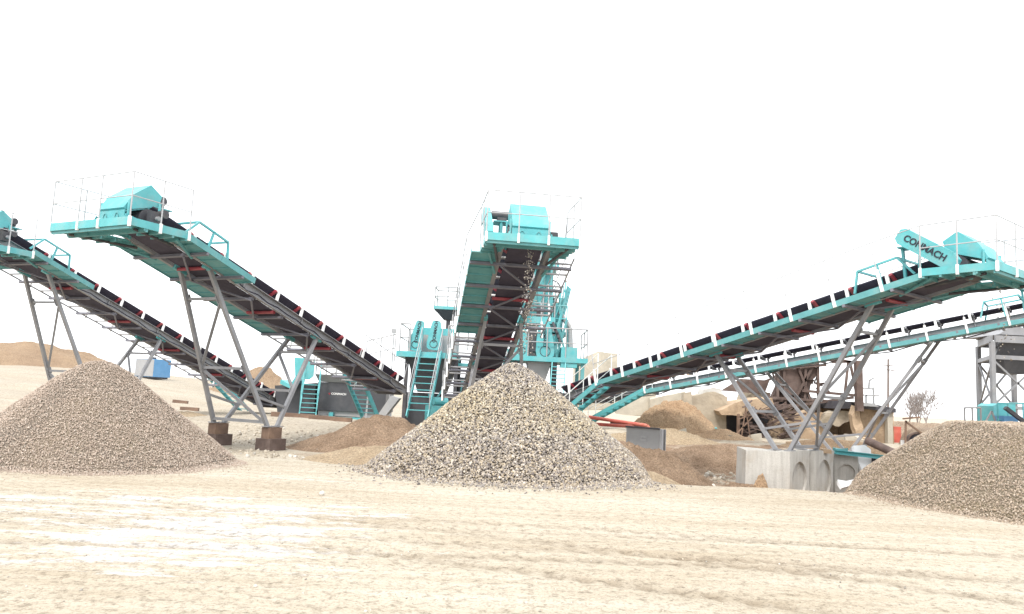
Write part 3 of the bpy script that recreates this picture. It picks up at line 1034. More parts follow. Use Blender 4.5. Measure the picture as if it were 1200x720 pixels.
def rail_run(pts, parent, h=1.05, mat=GREYP, r=.028, name='railing', mids=(.5,)):
    mb = MB(); pr = None
    for p in pts:
        p = Vector(p)
        mb.tube(p, p + Z * h, r, n=6)
        if pr is not None:
            mb.tube(pr + Z * h, p + Z * h, r, n=6)
            for m_ in mids:
                mb.tube(pr + Z * h * m_, p + Z * h * m_, r * .85, n=6)
        pr = p
    return mb.build(name, mat, parent)


def guard(px, ytop, ybot, Y, w, parent, letters=True):
    """upright tapered belt guard with vertical lettering"""
    a = at(px[0], ytop, Y); b = at(px[1], ybot, Y)
    up = (a - b).normalized(); rt = up.cross(Vector((0, 1, 0))) * -1
    rt = Vector((up.z, 0, -up.x)).normalized()
    H_ = (a - b).length
    poly = []
    for f, ww in ((0, .62), (.06, .9), (.22, 1.0), (.5, .9), (.8, .72), (.95, .6), (1, .4)):
        poly.append(b + up * H_ * f + rt * (w / 2 * ww))
    poly += [b + up * H_ * f - rt * (w / 2 * ww) for f, ww in ((1, .4), (.95, .6), (.8, .72), (.5, .9), (.22, 1.0), (.06, .9), (0, .62))]
    o = MB().prism(poly, (0, .16, 0)).build('belt_guard', TEAL, parent)
    c = b + up * H_ * .2
    MB().path([c + rt * (w * .27 * math.cos(u)) + up * (w * .27 * math.sin(u)) - Vector((0, .01, 0)) for u in np.linspace(0, 2 * math.pi, 19)], .014, n=5).build('shaft_cover', DSTEEL, o)
    if letters:
        lettering('CONMACH', .17, b + up * H_ * .62 - Vector((0, .006, 0)), up, -rt, BLACK, o)
    return o


# left crusher
Yc = 31.0
lc = empty('crusher', tuple(at(505, 485, Yc + 1).xy) + (.4,), 'dark crusher left of the steep conveyor with two upright teal guards and a teal stair', 'crusher', 'crushers of the plant')
mb = MB()
q0 = [at(476, 415, Yc), at(536, 417, Yc)]
tw, bw_ = q0[1].x - q0[0].x, 1.1
cx = (q0[0].x + q0[1].x) / 2; zt = q0[0].z
mb.hexa([(cx - bw_ / 2, Yc + .5, zt - 1.5), (cx + bw_ / 2, Yc + .5, zt - 1.5), (cx + bw_ / 2, Yc + 1.9, zt - 1.5), (cx - bw_ / 2, Yc + 1.9, zt - 1.5),
         (cx - tw / 2, Yc, zt - .02), (cx + tw / 2, Yc, zt - .02), (cx + tw / 2, Yc + 2.4, zt - .02), (cx - tw / 2, Yc + 2.4, zt - .02)])
mb.build('hopper', DARK, lc)
mb = MB(); mb.bx(cx - 1.0, Yc + .7, .3, cx + 1.0, Yc + 2.2, zt - 1.52); mb.build('body', DARK, lc)
for sx in (-1, 1):
    for yy in (.15, 2.1):
        MB().beam((cx + sx * 1.0, Yc + yy, .25), (cx + sx * 1.0, Yc + yy, zt - .06), .14, .14, Vector((0, 1, 0))).build('leg', DSTEEL, lc)
MB().bx(at(466, 410, Yc).x, Yc - .35, zt - .12, at(536, 410, Yc).x, Yc + 2.5, zt + .1).build('deck', TEAL, lc)
MB().bx(cx - 1.0, Yc + .5, zt + .11, cx + .95, Yc + 2.0, zt + .85).build('rotor_housing', GREYP, lc)
MB().bx(cx - .8, Yc + .6, zt + .86, cx + .8, Yc + 1.8, zt + 1.15).build('rotor_cover', TEAL, lc)
guard((493, 485), 376, 411, Yc - .2, .52, lc)
guard((512, 507), 376, 410, Yc - .15, .56, lc)
x0 = at(468, 408, Yc).x; x1 = at(534, 408, Yc).x
rail_run([(x0 + .6, Yc + 2.3, zt + .1), (x0 + .05, Yc + 2.3, zt + .1), (x0 + .05, Yc - .3, zt + .1), (x0 + .45, Yc - .3, zt + .1)], lc, 1.1)
rail_run([(x1 - .3, Yc - .3, zt + .1), (x1 - .05, Yc - .3, zt + .1), (x1 - .05, Yc + 2.3, zt + .1)], lc, 1.1)
st = at(505.5, 412, Yc - .35); sb = at(489, 489, Yc - 1.6)
stair(lc, st, sb, (1, 0, 0), .82, 9, sd=.17, railm=RAIL)
# raised service platform
a = at(508, 362, Yc + 2.6); bq = at(536, 362, Yc + 2.6)
pf = MB().bx(a.x, Yc + 2.6, a.z, bq.x, Yc + 3.9, a.z + .14).build('service_platform', TEAL, lc)
m_ = (a.x + bq.x) / 2
MB().hexa([(m_ - .1, Yc + 3.0, a.z - .42), (m_ + .35, Yc + 3.0, a.z - .42), (m_ + .35, Yc + 3.5, a.z - .42), (m_ - .1, Yc + 3.5, a.z - .42),
           (a.x + .03, Yc + 2.65, a.z - .01), (bq.x - .03, Yc + 2.65, a.z - .01), (bq.x - .03, Yc + 3.85, a.z - .01), (a.x + .03, Yc + 3.85, a.z - .01)]).build('platform_hopper', DARK, pf)
MB().bx(m_ + .02, Yc + 3.1, .3, m_ + .2, Yc + 3.3, a.z - .4).build('platform_column', DSTEEL, lc)
rail_run([(bq.x - .03, Yc + 2.63, a.z + .14), (a.x + .6, Yc + 2.63, a.z + .14), (a.x + .03, Yc + 2.63, a.z + .14), (a.x + .03, Yc + 3.87, a.z + .14), (bq.x - .03, Yc + 3.87, a.z + .14)], lc, .85)
# bracing and pump under the deck
mb = MB(); mb.beam(at(502, 462, Yc), at(530, 486, Yc), .08); mb.beam(at(498, 486, Yc), at(520, 455, Yc), .07)
mb.build('brace', TEALD, lc)
mb = MB(); c = at(508, 470, Yc - .2); mb.tube(c, c + Vector((.5, .3, 0)), .16, n=12); mb.bx(c.x - .3, Yc - .3, .35, c.x + .7, Yc + .4, c.z - .18)
mb.build('motor', TEAL, lc)

# right crusher with the teal screen tower
Yr = 32.0
rc = empty('crusher', tuple(at(640, 470, Yr + 1).xy) + (.3,), 'teal screening tower and crusher right of the steep conveyor with two railed decks', 'crusher', 'crushers of the plant')
zd2 = at(640, 421, Yr).z
x0 = at(598, 421, Yr).x; x1 = at(688, 424, Yr).x
MB().bx(x0, Yr - .3, zd2 - .12, x1, Yr + 2.6, zd2 + .08).build('deck', TEAL, rc)
guard((611, 611), 380, 419, Yr - .1, .6, rc)
guard((638, 639), 379, 420, Yr - .12, .78, rc)
MB().bx(at(604, 400, Yr).x, Yr + .3, zd2 + .09, at(652, 400, Yr).x, Yr + 1.8, zd2 + 1.15).build('rotor_housing', GREYP, rc)
MB().bx(at(618, 400, Yr).x, Yr + .1, zd2 + .3, at(629, 400, Yr).x, Yr + .29, zd2 + 1.3).build('flywheel_pit', DARK, rc)
MB().bx(at(645, 400, Yr).x, Yr + .15, zd2 + .09, at(654, 400, Yr).x, Yr + 1.5, zd2 + 1.0).build('drive_case', TEAL, rc)
bxo = MB().bx(at(657, 418, Yr).x, Yr - .25, zd2 - .32, at(676, 418, Yr).x, Yr + .4, zd2 + .52).build('control_cabinet', TEAL, rc)
MB().bx(at(659, 418, Yr).x, Yr - .265, zd2 - .1, at(674, 418, Yr).x, Yr - .252, zd2 + .45).build('cabinet_door', TEAL, bxo)
mb = MB()
xa, xb = at(617, 440, Yr).x, at(646, 440, Yr).x
mb.hexa([(xa + .25, Yr + .3, zd2 - 1.3), (xb - .35, Yr + .3, zd2 - 1.3), (xb - .35, Yr + 1.8, zd2 - 1.3), (xa + .25, Yr + 1.8, zd2 - 1.3),
         (xa, Yr, zd2 - .13), (xb, Yr, zd2 - .13), (xb, Yr + 2.2, zd2 - .13), (xa, Yr + 2.2, zd2 - .13)])
mb.build('hopper', GREYP, rc)
MB().bx(xa + .0, Yr + .5, .2, xb + .5, Yr + 2.2, zd2 - 1.32).build('body', DARK, rc)
for px_ in (604, 650, 682):
    for yy in (-.1, 2.4):
        MB().beam((at(px_, 440, Yr).x, Yr + yy, .2), (at(px_, 440, Yr).x, Yr + yy, zd2 - .13), .15, .15, Vector((0, 1, 0))).build('leg', TEALD if px_ > 660 else DSTEEL, rc)
stair(rc, at(655, 426, Yr - .3), at(652, 466, Yr - 1.1), (1, 0, 0), .55, 8, rail=False, sd=.14)
rail_run([(at(q, 421, Yr).x, Yr - .27, zd2 + .08) for q in (618, 640, 662, 687)] + [(x1 - .03, Yr + 1.2, zd2 + .08), (x1 - .03, Yr + 2.57, zd2 + .08)], rc, 1.2)
# tower
zp = at(628, 375, Yr).z; ztp = at(636, 289, Yr + .8).z
xt0, xt1 = at(620, 335, Yr + .8).x, at(647, 335, Yr + .8).x
MB().bx(at(603, 375, Yr).x, Yr + .2, zp - .12, at(651, 375, Yr).x, Yr + 2.6, zp + .16).build('upper_deck', TEAL, rc)
for q in (606, 648):
    for yy in (.4, 2.4):
        MB().beam((at(q, 390, Yr).x, Yr + yy, zd2 + .08), (at(q, 390, Yr).x, Yr + yy, zp - .13), .14, .14, Vector((0, 1, 0))).build('column', GREYP, rc)
tw_ = MB().bx(xt0, Yr + .8, zp + .17, xt1, Yr + 2.3, ztp).build('screen_box', TEAL, rc)
mb = MB()
for q in np.linspace(xt0, xt1, 4):
    mb.bx(q - .035, Yr + .735, zp + .18, q + .035, Yr + .797, ztp - .02)
mb.bx(xt0, Yr + .738, zp + 1.5, xt1, Yr + .798, zp + 1.6)
mb.build('stiffener', TEALD, tw_)
MB().bx(xt0 + .3, Yr + .76, zp + .18, xt0 + .62, Yr + .796, zp + .62).build('hatch', DARK, tw_)
MB().bx(at(605, 360, Yr).x, Yr + .5, zp + .17, at(619, 360, Yr).x, Yr + 1.8, zp + 1.5).build('side_box', TEAL, rc)
rail_run([(at(q, 375, Yr).x, Yr + .22, zp + .16) for q in (604, 620, 636, 650)], rc, 1.15)
# inclined ladder at the tower's right
mb = MB()
l0 = at(651, 402, Yr + .3); l1 = at(667, 337, Yr + .9); wl = Vector((.12, .5, 0))
for sg in (-1, 1): mb.beam(l0 + wl * sg * .5, l1 + wl * sg * .5, .05, .12)
for i in range(1, 14):
    p = l0.lerp(l1, i / 14); mb.beam(p - wl * .5, p + wl * .5, .035)
mb.build('ladder', TEAL, rc)
rail_run([at(650, 385, Yr + .3), at(656, 368, Yr + .3), at(662, 350, Yr + .3)], rc, .9, TEAL, .025)
rail_run([at(644, 372, Yr + .2), at(647, 358, Yr + .2), at(652, 352, Yr + .2), at(660, 352, Yr + 1.2)], rc, .6, TEAL, .02)
mb = MB(); c = at(648, 340, Yr + .5)
mb.path([c + Vector((.32 * math.cos(u), 0, .4 * math.sin(u))) for u in np.linspace(-1.9, 2.2, 14)], .03)
mb.build('hose', DSTEEL, rc)
mb = MB()
for q in range(4):
    c = at(648 + q * 2, 378 + q * 5, Yr); mb.tube(c, c + Vector((.1, -.1, -.3)), .06)
mb.build('cable_bundle', DSTEEL, rc)

# feed unit at the left
Yf = 35.0
fu = empty('feed_hopper_unit', tuple(at(395, 485, Yf + 1).xy) + (.35,), 'dark grey feed hopper unit with a teal panel and stairs behind the left trestle', 'feed hopper')
def PX(px, py, Y=Yf): return at(px, py, Y)
b1 = MB(); b1.bx(PX(371, 470).x, Yf, PX(400, 482).z, PX(452, 470).x, Yf + 2.4, PX(400, 449).z); bo = b1.build('hull', DARK, fu)
MB().hexa([(PX(372, 470).x, Yf - .02, PX(400, 448.6).z), (PX(452, 470).x, Yf - .02, PX(400, 448.6).z), (PX(452, 470).x, Yf + 2.4, PX(400, 448.6).z), (PX(372, 470).x, Yf + 2.4, PX(400, 448.6).z),
           (PX(369, 470).x, Yf - .35, PX(400, 440).z), (PX(450, 470).x, Yf - .35, PX(400, 440).z), (PX(450, 470).x, Yf + 2.7, PX(400, 440).z), (PX(369, 470).x, Yf + 2.7, PX(400, 440).z)]).build('hopper_rim', GREYP, fu)
MB().bx(PX(373, 470).x, Yf + .1, PX(400, 488).z, PX(451, 470).x, Yf + 2.3, PX(400, 482.3).z).build('chassis', GREYP, fu)
lettering('CONMACH', .13, Vector((PX(397, 462).x, Yf - .004, PX(397, 462).z)), Vector((1, 0, 0)), Z, WHITE, bo)
MB().tube(Vector((PX(386, 461.5).x, Yf - .012, PX(386, 461.5).z)), Vector((PX(386, 461.5).x, Yf + .01, PX(386, 461.5).z)), .07, n=3).build('red_emblem', RED, bo)
MB().prism([PX(346, 444, Yf - .6), PX(345, 419, Yf - .6), PX(369, 421, Yf - .6), PX(367, 441, Yf - .6), PX(362, 445, Yf - .6)], (0, .08, 0)).build('side_panel', TEAL, fu)
MB().prism([PX(329, 445, Yf - .7), PX(340, 451, Yf - .7), PX(347, 440, Yf - .7), PX(348, 446, Yf - .7), PX(341, 456, Yf - .7), PX(328, 450, Yf - .7)], (0, 1.4, 0)).build('feed_lip', TEAL, fu)
MB().hexa([PX(325, 484), PX(368, 488), PX(368, 488) + Vector((0, 2, 0)), PX(325, 484) + Vector((0, 2, 0)), PX(322, 452), PX(370, 449), PX(370, 449) + Vector((0, 2, 0)), PX(322, 452) + Vector((0, 2, 0))]).build('discharge_box', DARK, fu)
stair(fu, PX(366, 446, Yf - .5), PX(360, 489, Yf - 1.6), (1, 0, 0), .72, 7, mat=TEAL, railm=TEAL, sd=.14)
MB().bx(PX(385, 490, Yf - .6).x, Yf - .6, PX(400, 493.5, Yf - .6).z, PX(424, 490, Yf - .6).x, Yf - .2, PX(400, 489, Yf - .6).z).build('skid_beam', TEAL, fu)
MB().bx(PX(386, 490, Yf).x, Yf - .2, .1, PX(391, 490, Yf).x, Yf + .2, PX(400, 484).z).build('skid_post', TEAL, fu)
mb = MB(); mb.prism([PX(443, 486, Yf - 4), PX(458, 464, Yf - 4), PX(468, 467, Yf - 4), PX(452, 487, Yf - 4)], (0, .7, 0)); mb.build('outlet_chute', GREYP, fu)
rail_run([(PX(q, 440).x, Yf - .3, PX(400, 440).z) for q in (372, 384, 396, 408)], fu, .75)
MB().beam((PX(436, 487).x, Yf - 1.5, .3), (PX(437, 487).x, Yf - 1.5, PX(437, 455).z), .07).build('stand_post', GREYP, fu)
rail_run([PX(q, y, 36.5) for q, y in ((428, 432), (445, 428), (462, 424))], fu, 1.3)
mb = MB(); p = PX(459.5, 424, 33); mb.tube(p - Z * 2.0, p + Z * 1.25, .025); mb.box(p + Z * 1.32, Vector((1, 0, 0)), Vector((0, 1, 0)), Z, .1, .06, .09)
tag(mb.build('work_lamp', GREYP), 'thin grey work lamp post beside the left crusher', 'lamp')

# timbers and blue tank on the left plain
for (x0, y0, x1, y1, Y, lb) in ((202, 481, 219, 481, 44, 'short timber lying on the plain beside the brown pile'), (211, 488, 232, 487, 40, 'longer dark timber lying on the plain behind the left trestle'),
                               (318, 489, 372, 492, 33.4, 'long weathered timber under the foot of the teal stair'), (362, 494, 412, 497, 31.5, 'weathered timber in front of the feed hopper unit')):
    a = at(x0, y0, Y); c = at(x1, y1, Y); a.z = gzf(a.x, a.y) + .09; c.z = gzf(c.x, c.y) + .09
    tag(MB().beam(a, c, .22, .2).build('timber_beam', WOODR), lb, 'timber')
Yb = 58.0
cb = at(178, 446, Yb)
bt = empty('water_tank', (cb.x, cb.y, gzf(cb.x, cb.y)), 'blue box tank standing on the skyline between the left conveyors', 'tank')
ux = Vector((.93, -.36, 0)); uy = Vector((.36, .93, 0))
zb = gzf(cb.x, cb.y)
MB().box((cb.x, cb.y, zb + .78), ux, uy, Z, .92, .8, .66).build('shell', BLUE, bt)
MB().box(Vector((cb.x, cb.y, zb + .78)) - uy * .815, ux, uy, Z, .88, .012, .62).build('end_panel', GREYP, bt)
MB().box((cb.x, cb.y, zb + .08), ux, uy, Z, .8, .7, .08).build('skid', DSTEEL, bt)
mb = MB(); mb.tube((cb.x - .1, cb.y, zb + 1.44), (cb.x - .1, cb.y, zb + 1.6), .26, n=14); mb.build('lid', DSTEEL, bt)

# ------------------------------------------------------------------ old works on the right
def slab(name, poly, Y, dy, mat, label=None, cat=None, parent=None, group=None):
    o = MB().prism([at(x, y, Y) for x, y in poly], (0, dy, 0)).build(name, mat, parent)
    if label: tag(o, label, cat, group)
    return o


def rough(o, amt, sub=3, seed=0):
    """break clean edges of old masonry and cloth"""
    bm = bmesh.new(); bm.from_mesh(o.data)
    bmesh.ops.triangulate(bm, faces=bm.faces)
    bmesh.ops.subdivide_edges(bm, edges=bm.edges, cuts=sub, use_grid_fill=True)
    for i, v in enumerate(bm.verts):
        q = v.co * 2.1
        v.co += Vector((float(vnoise(q.x + q.z * .7, q.y, seed)), float(vnoise(q.x, q.y + q.z, seed + 1)), float(vnoise(q.x - q.y, q.z, seed + 2)))) * amt
    bm.normal_update(); bm.to_mesh(o.data); bm.free()
    return o


rough(slab('block_wall', [(672, 480), (676, 428), (686, 419), (700, 413), (723, 414), (724, 480)], 42, 2.5, CREAM, 'pale masonry wall top showing behind the right crusher', 'wall'), .07, 3, 1)
rough(slab('block_wall', [(722, 485), (722, 452), (748, 448), (758, 456), (768, 458), (768, 488)], 40, .5, CREAM, 'broken pale block wall left of the orange earth heap', 'wall'), .06, 3, 4)
rough(slab('brick_stub', [(796, 440), (795, 425), (812, 422), (812, 440)], 41, .8, MUD, 'small brown masonry stub showing between the two right conveyors', 'masonry'), .05, 2, 5)
rough(slab('concrete_wall', [(760, 520), (762, 468), (784, 463), (803, 459), (803, 520)], 39.5, .5, CREAM, 'pale cracked wall directly behind the orange earth heap', 'wall'), .06, 3, 7)
rough(slab('concrete_pillar', [(801, 521), (801, 461), (811, 460), (812, 521)], 37.5, .5, CONCY, 'square stained concrete pillar left of the old concrete wall', 'pillar'), .04, 3, 8)
rough(slab('concrete_wall', [(812, 521), (813, 463), (838, 459), (852, 466), (852, 521)], 38, 1.2, CONCY, 'tall stained concrete wall left of the dark doorway', 'wall'), .06, 4, 9)
rough(slab('rubble_cap', [(822, 464), (824, 455), (836, 453), (845, 456), (850, 466)], 38.2, .8, CONC, 'loose broken concrete lying on top of the old stained wall', 'rubble'), .08, 3, 10)

sh = empty('scrap_shed', tuple(at(875, 518, 37.5).xy) + (.35,), 'collapsed mud roofed shed with a dark doorway and heaped sticks', 'shed')
slab('dark_interior', [(848, 521), (850, 478), (925, 470), (925, 521)], 39.5, .3, DSTEEL, parent=sh)  # dark slab puts the shaded interior behind the doorway into colour
rough(slab('roof', [(842, 482), (868, 470), (905, 466), (908, 478), (872, 487), (846, 487)], 37.2, 2.4, MUD, parent=sh), .06, 3, 12)
rough(slab('door_post', [(864, 520), (864, 485), (867, 485), (867, 520)], 37.1, .15, WOODR, parent=sh), .02, 2, 13)
mb = MB()
r2 = random.Random(4)
for i in range(150):
    x = r2.uniform(866, 925); y = r2.uniform(474, 519) + abs(x - 890) * .05
    p = at(x, y, 37.0 + r2.uniform(-.3, 1.3)); a_ = r2.uniform(-.6, .7); l_ = r2.uniform(.25, .9)
    q = p + Vector((math.cos(a_), r2.uniform(-.3, .3), math.sin(a_))) * l_
    mb.beam(p, q, r2.uniform(.03, .09))
tag(mb.build('stick_heap', RUST, sh), kind='stuff')
mb = MB()
for (x0, y0, x1, y1) in ((868, 518, 874, 478), (880, 519, 874, 480), (862, 510, 892, 478), (864, 492, 905, 478)):
    mb.beam(at(x0, y0, 36.8), at(x1, y1, 36.8), .05)
mb.build('prop_pole', WOODR, sh)

# rusty crusher on its stand
oc = empty('old_crusher', tuple(at(930, 500, 39).xy) + (.35,), 'rusty derelict crusher frame on posts above the mud wall', 'crusher')
mb = MB(); mb.hexa([at(903, 470, 39), at(945, 470, 39), at(945, 470, 40.4), at(903, 470, 40.4), at(915, 428, 39), at(955, 430, 39), at(955, 430, 40.4), at(915, 428, 40.4)]); rough(mb.build('crusher_box', RUST, oc), .1, 3, 14)
for c_, r_ in (((926, 446), .75), ((948, 436), .42)):
    c = at(*c_, 38.8); MB().tube(c, c + Vector((0, .2, 0)), r_, n=24).build('flywheel', RUST, oc)
for x0, y0, x1, y1 in ((910, 500, 912, 430), (922, 505, 918, 425), (942, 505, 944, 428), (960, 505, 958, 420), (935, 430, 950, 470), (955, 425, 930, 470)):
    MB().beam(at(x0, y0, 38.7), at(x1, y1, 38.7), .12).build('post', RUST, oc)
for x0, y0, x1, y1 in ((895, 466, 968, 470), (905, 432, 968, 428), (900, 480, 1000, 466), (940, 458, 1008, 464), (958, 421, 1006, 425)):
    MB().beam(at(x0, y0, 38.6), at(x1, y1, 38.6), .13).build('beam', RUST, oc)
mb = MB()
for i in range(50):
    x = r2.uniform(890, 975); y = r2.uniform(430, 486)
    p = at(x, y, 38.9 + r2.uniform(0, 1)); q = p + Vector((r2.uniform(-.5, .5), r2.uniform(-.2, .2), r2.uniform(-.5, .5)))
    mb.beam(p, q, r2.uniform(.04, .1))
tag(mb.build('twisted_scrap', RUST, oc), kind='stuff')
slab('roof_sheet', [(845, 458), (868, 444), (902, 446), (896, 462)], 39.4, .1, RUST, parent=oc)

# mud building
mh = empty('mud_building', tuple(at(980, 525, 40).xy) + (.3,), 'low tan mud walled building with a dark sagging sheet roof', 'building')
rough(slab('front_wall', [(880, 530), (882, 500), (898, 472), (930, 462), (985, 478), (1048, 480), (1050, 536)], 40, .5, MUD, parent=mh), .06, 4, 15)
rough(slab('side_wall', [(1008, 530), (1008, 478), (1046, 481), (1048, 538)], 37.6, 2.3, MUD, parent=mh), .04, 4, 16)
slab('roof', [(982, 479), (986, 470), (1020, 473), (1050, 479), (1050, 484), (1015, 479)], 37.0, 3.6, DSTEEL, parent=mh)
slab('loose_sheet', [(1000, 471), (1025, 473), (1030, 477), (1012, 476)], 36.7, .5, GREYP, parent=mh)
rough(slab('corner_post', [(1041, 536), (1040, 482), (1046, 482), (1047, 537)], 37.2, .3, CREAM, parent=mh), .02, 3, 17)
rough(slab('cloth_bundle', [(1001, 498), (998, 486), (1001, 476), (1008, 475), (1007, 490), (1011, 505), (1007, 518), (1003, 510)], 36.6, .3, MUD, parent=mh), .09, 3, 18)
rough(slab('pillar', [(915, 525), (916, 470), (926, 468), (930, 525)], 39.5, .4, MUD, parent=mh), .05, 3, 19)
slab('red_door', [(1048, 530), (1047.5, 500), (1056, 500.5), (1056.5, 531)], 39.0, .1, REDP, parent=mh)
rough(slab('grey_tarpaulin', [(962, 497), (968, 487), (985, 482), (999, 483), (995, 493), (978, 499)], 37.4, .8, CONCY, 'grey tarpaulin heap in front of the mud wall', 'tarpaulin'), .12, 4, 20)
mb = MB(); mb.beam(at(1007, 482, 36.4), at(1005.5, 423, 36.4), .3, .28, Vector((0, 1, 0)))
rp = mb.build('rusty_column', RUST); tag(rp, 'thick rusty column rising from the dark sheet roof', 'column')
mb = MB()
for x0, y0, x1, y1 in ((985, 422, 1006, 426), (990, 462, 994, 425), (996, 424, 1003, 458), (975, 425, 1000, 424)):
    mb.beam(at(x0, y0, 36.5), at(x1, y1, 36.5), .1)
mb.build('bracket', RUST, rp)
gf = MB()
for x0, y0, x1, y1 in ((1010, 455, 1024, 456), (1024, 476, 1023.5, 454), (1008, 463, 1030, 464), (1015, 475, 1015, 463), (1018, 455, 1019, 446), (1019, 446, 1024, 443)):
    gf.beam(at(x0, y0, 37.4), at(x1, y1, 37.4), .07)
tag(gf.build('pipe_frame', GREYP), 'thin bent pipe frame standing on the roof right of the rusty column', 'frame')

# utility pole, hut, trees
pb = at(1040.5, 498, 62); pt = at(1042, 421, 62)
up_ = empty('utility_pole', (pb.x, pb.y, 0), 'slim utility pole with short crossarms behind the mud building', 'pole')
MB().tube((pb.x, pb.y, -.1), (pb.x + .08, pb.y, pt.z), .11, .08, n=8).build('pole', BARK, up_)
mb = MB(); zc = pt.z - .5
mb.beam((pb.x - .5, pb.y - .1, zc - .1), (pb.x + .65, pb.y - .1, zc + .05), .08); mb.beam((pb.x - .1, pb.y - .1, zc - .35), (pb.x + .6, pb.y - .1, zc - .45), .07)
mb.build('crossarm', BARK, up_)

hb = at(1090, 524, 36)
hut = empty('earth_hut', (hb.x, hb.y, gzf(hb.x, hb.y)), 'low earth covered hut with a dark round opening behind the right heap', 'hut')
nr_, na_ = 30, 26
u = np.linspace(0, 1, nr_)[:, None]; v = np.linspace(0, np.pi, na_)[None]
pxs = np.array([at(1061, 512, 36).x, at(1150, 515, 37).x])
Xh = pxs[0] + (pxs[1] - pxs[0]) * u + 0 * v
tp = sstep(0, .22, u)
hz = .3 + (at(1100, 502, 36).z - .3) * tp * (.85 + .15 * np.sin(u * 3.1)) * np.sin(v) ** .8 + .07 * fbm(Xh * 2, v * 3 + 0 * u, 61)
Yh = 36.6 - 1.4 * np.cos(v) * (.25 + .75 * tp)
o = grid_mesh('roof', np.stack([Xh, Yh, hz], -1), nr_, na_, THATCH, loc=tuple(hut.location)); o.location = (0, 0, 0); o.parent = hut
ho = at(1074, 518, 35.1)
mb = MB(); mb.tube(ho, ho + Vector((.25, .7, 0)), .36, n=20); mb.build('opening_shade', BLACK, hut)  # solid black plug, the darkness of the opening put in as colour
mb = MB(); pts = [ho + Vector((.4 * math.cos(a), -.02, .4 * math.sin(a))) for a in np.linspace(0, 2 * math.pi, 21)]; mb.path(pts, .05); mb.build('opening_rim', RUST, hut)
for x0, y0, x1, y1 in ((1061, 524, 1061.5, 493), (1061, 494, 1092, 517), (1058, 491, 1078, 489), (1075, 517, 1100, 508)):
    MB().beam(at(x0, y0, 35), at(x1, y1, 35), .07).build('roof_pole', WOODR, hut)
slab('white_panel', [(1056, 524), (1056, 516), (1066, 516), (1066, 525)], 35.6, .05, PLAST, parent=hut)
mound('earth_mound', 'low grey brown bank behind the earth hut below the bare trees', at(1085, 500, 48).x, 48, 4.5, 2, .95, THATCH, 64, .15, .5, nfreq=2)


def bare_tree(label, px, base_y, top_y, Y, seed, n0=5):
    b = at(px, base_y, Y); H_ = at(px, top_y, Y).z
    root = empty('bare_tree', (b.x, b.y, 0), label, 'tree', 'bare trees behind the hut')
    rr = random.Random(seed)
    trunk = MB(); tw = MB()

    def grow(mb, p, d, L, r, lv):
        q = p + d * L
        mb.tube(p, q, r, r * .62, n=5 if lv else 7)
        if lv >= 5 or L < .12: return
        for i in range(4 if lv < 3 else 2 + (rr.random() < .6)):
            dd = (d + Vector((rr.uniform(-.8, .8), rr.uniform(-.8, .8), rr.uniform(-.05, .55)))).normalized()
            grow(tw, p.lerp(q, rr.uniform(.55, 1.)), dd, L * rr.uniform(.6, .82), max(r * .58, .012), lv + 1)
    grow(trunk, Vector((b.x, b.y, -.1)), Vector((rr.uniform(-.06, .06), 0, 1)), H_ * .34, .085, 0)
    trunk.build('trunk', TWIG, root); tw.build('crown', TWIG, root)


bare_tree('taller bare tree rising behind the earth hut', 1086, 499, 447, 66, 3)
bare_tree('smaller bare tree close to the right wall of the mud building', 1066, 499, 454, 70, 9)
bare_tree('faint low bare tree between the other two bare trees', 1075, 499, 464, 78, 12)

# grey loading tower at the right edge
Yt = 30.0
lt_ = empty('loading_tower', tuple(at(1172, 500, Yt).xy) + (0.,), 'tall grey steel loading tower with a hopper at the right edge', 'tower')
zt1 = at(1164, 400, Yt).z; xl, xr = at(1163.5, 440, Yt).x, at(1222, 440, Yt).x
xb_ = at(1147, 440, Yt + 1.2)
Lx = [(xl, Yt), (xr, Yt), (at(1147, 440, Yt + 2.6).x, Yt + 2.6), (at(1188, 440, Yt + 2.6).x + .0, Yt + 2.6)]
for i, (x, y) in enumerate(Lx):
    MB().beam((x, y, -.1), (x, y, zt1), .16, .16, Vector((0, 1, 0))).build('leg', STEEL, lt_)
for a_, b_ in ((0, 1), (0, 2), (2, 3), (3, 1)):
    for zz, wz in ((zt1 + .1, .34), (zt1 - .62, .2), (zt1 - 2.55, .12)):
        p = Vector((*Lx[a_], zz)); q = Vector((*Lx[b_], zz)); dd = (q - p).normalized()
        MB().beam(p + dd * .11, q - dd * .11, .1, wz * .8).build('girder', STEEL, lt_)
for a_, b_ in ((0, 1), (2, 3), (0, 2)):
    p = Vector((*Lx[a_], 0)); q = Vector((*Lx[b_], 0))
    for z0, z1 in ((zt1 - 2.5, zt1 - .7), (zt1 - .72, zt1 - 2.5), (zt1 - 2.6, zt1 - 4.4)):
        MB().beam(p + Z * z0, q + Z * z1, .065).build('brace', STEEL, lt_)
zh = zt1 + .29
xm = (xl + xr) / 2
mb = MB(); mb.hexa([(xm - .1, Yt + .6, zt1 - 1.2), (xm + .7, Yt + .6, zt1 - 1.2), (xm + .7, Yt + 1.7, zt1 - 1.2), (xm - .1, Yt + 1.7, zt1 - 1.1),
                    (xl + .5, Yt + .2, zt1), (xr - .2, Yt + .2, zt1), (xr + .4, Yt + 2.4, zt1), (Lx[2][0] + .6, Yt + 2.4, zt1)]); mb.build('hopper', DARK, lt_)
MB().prism([(xl + .35, Yt + .1, zh), (xl + .9, Yt + .1, zh + .38), (xr, Yt + .1, zh + .22), (xr, Yt + .1, zh)], (0, 2.4, 0)).build('chute_hood', STEEL, lt_)
mb = MB()
for x, y in ((Lx[2][0], Lx[2][1]), ((Lx[2][0] + Lx[0][0]) / 2, Yt + 1.3)):
    mb2 = MB(); mb2.tube((x, y, zh - .02), (x, y, zh + .34), .07, .05); mb2.build('anchor_lug', STEEL, lt_)
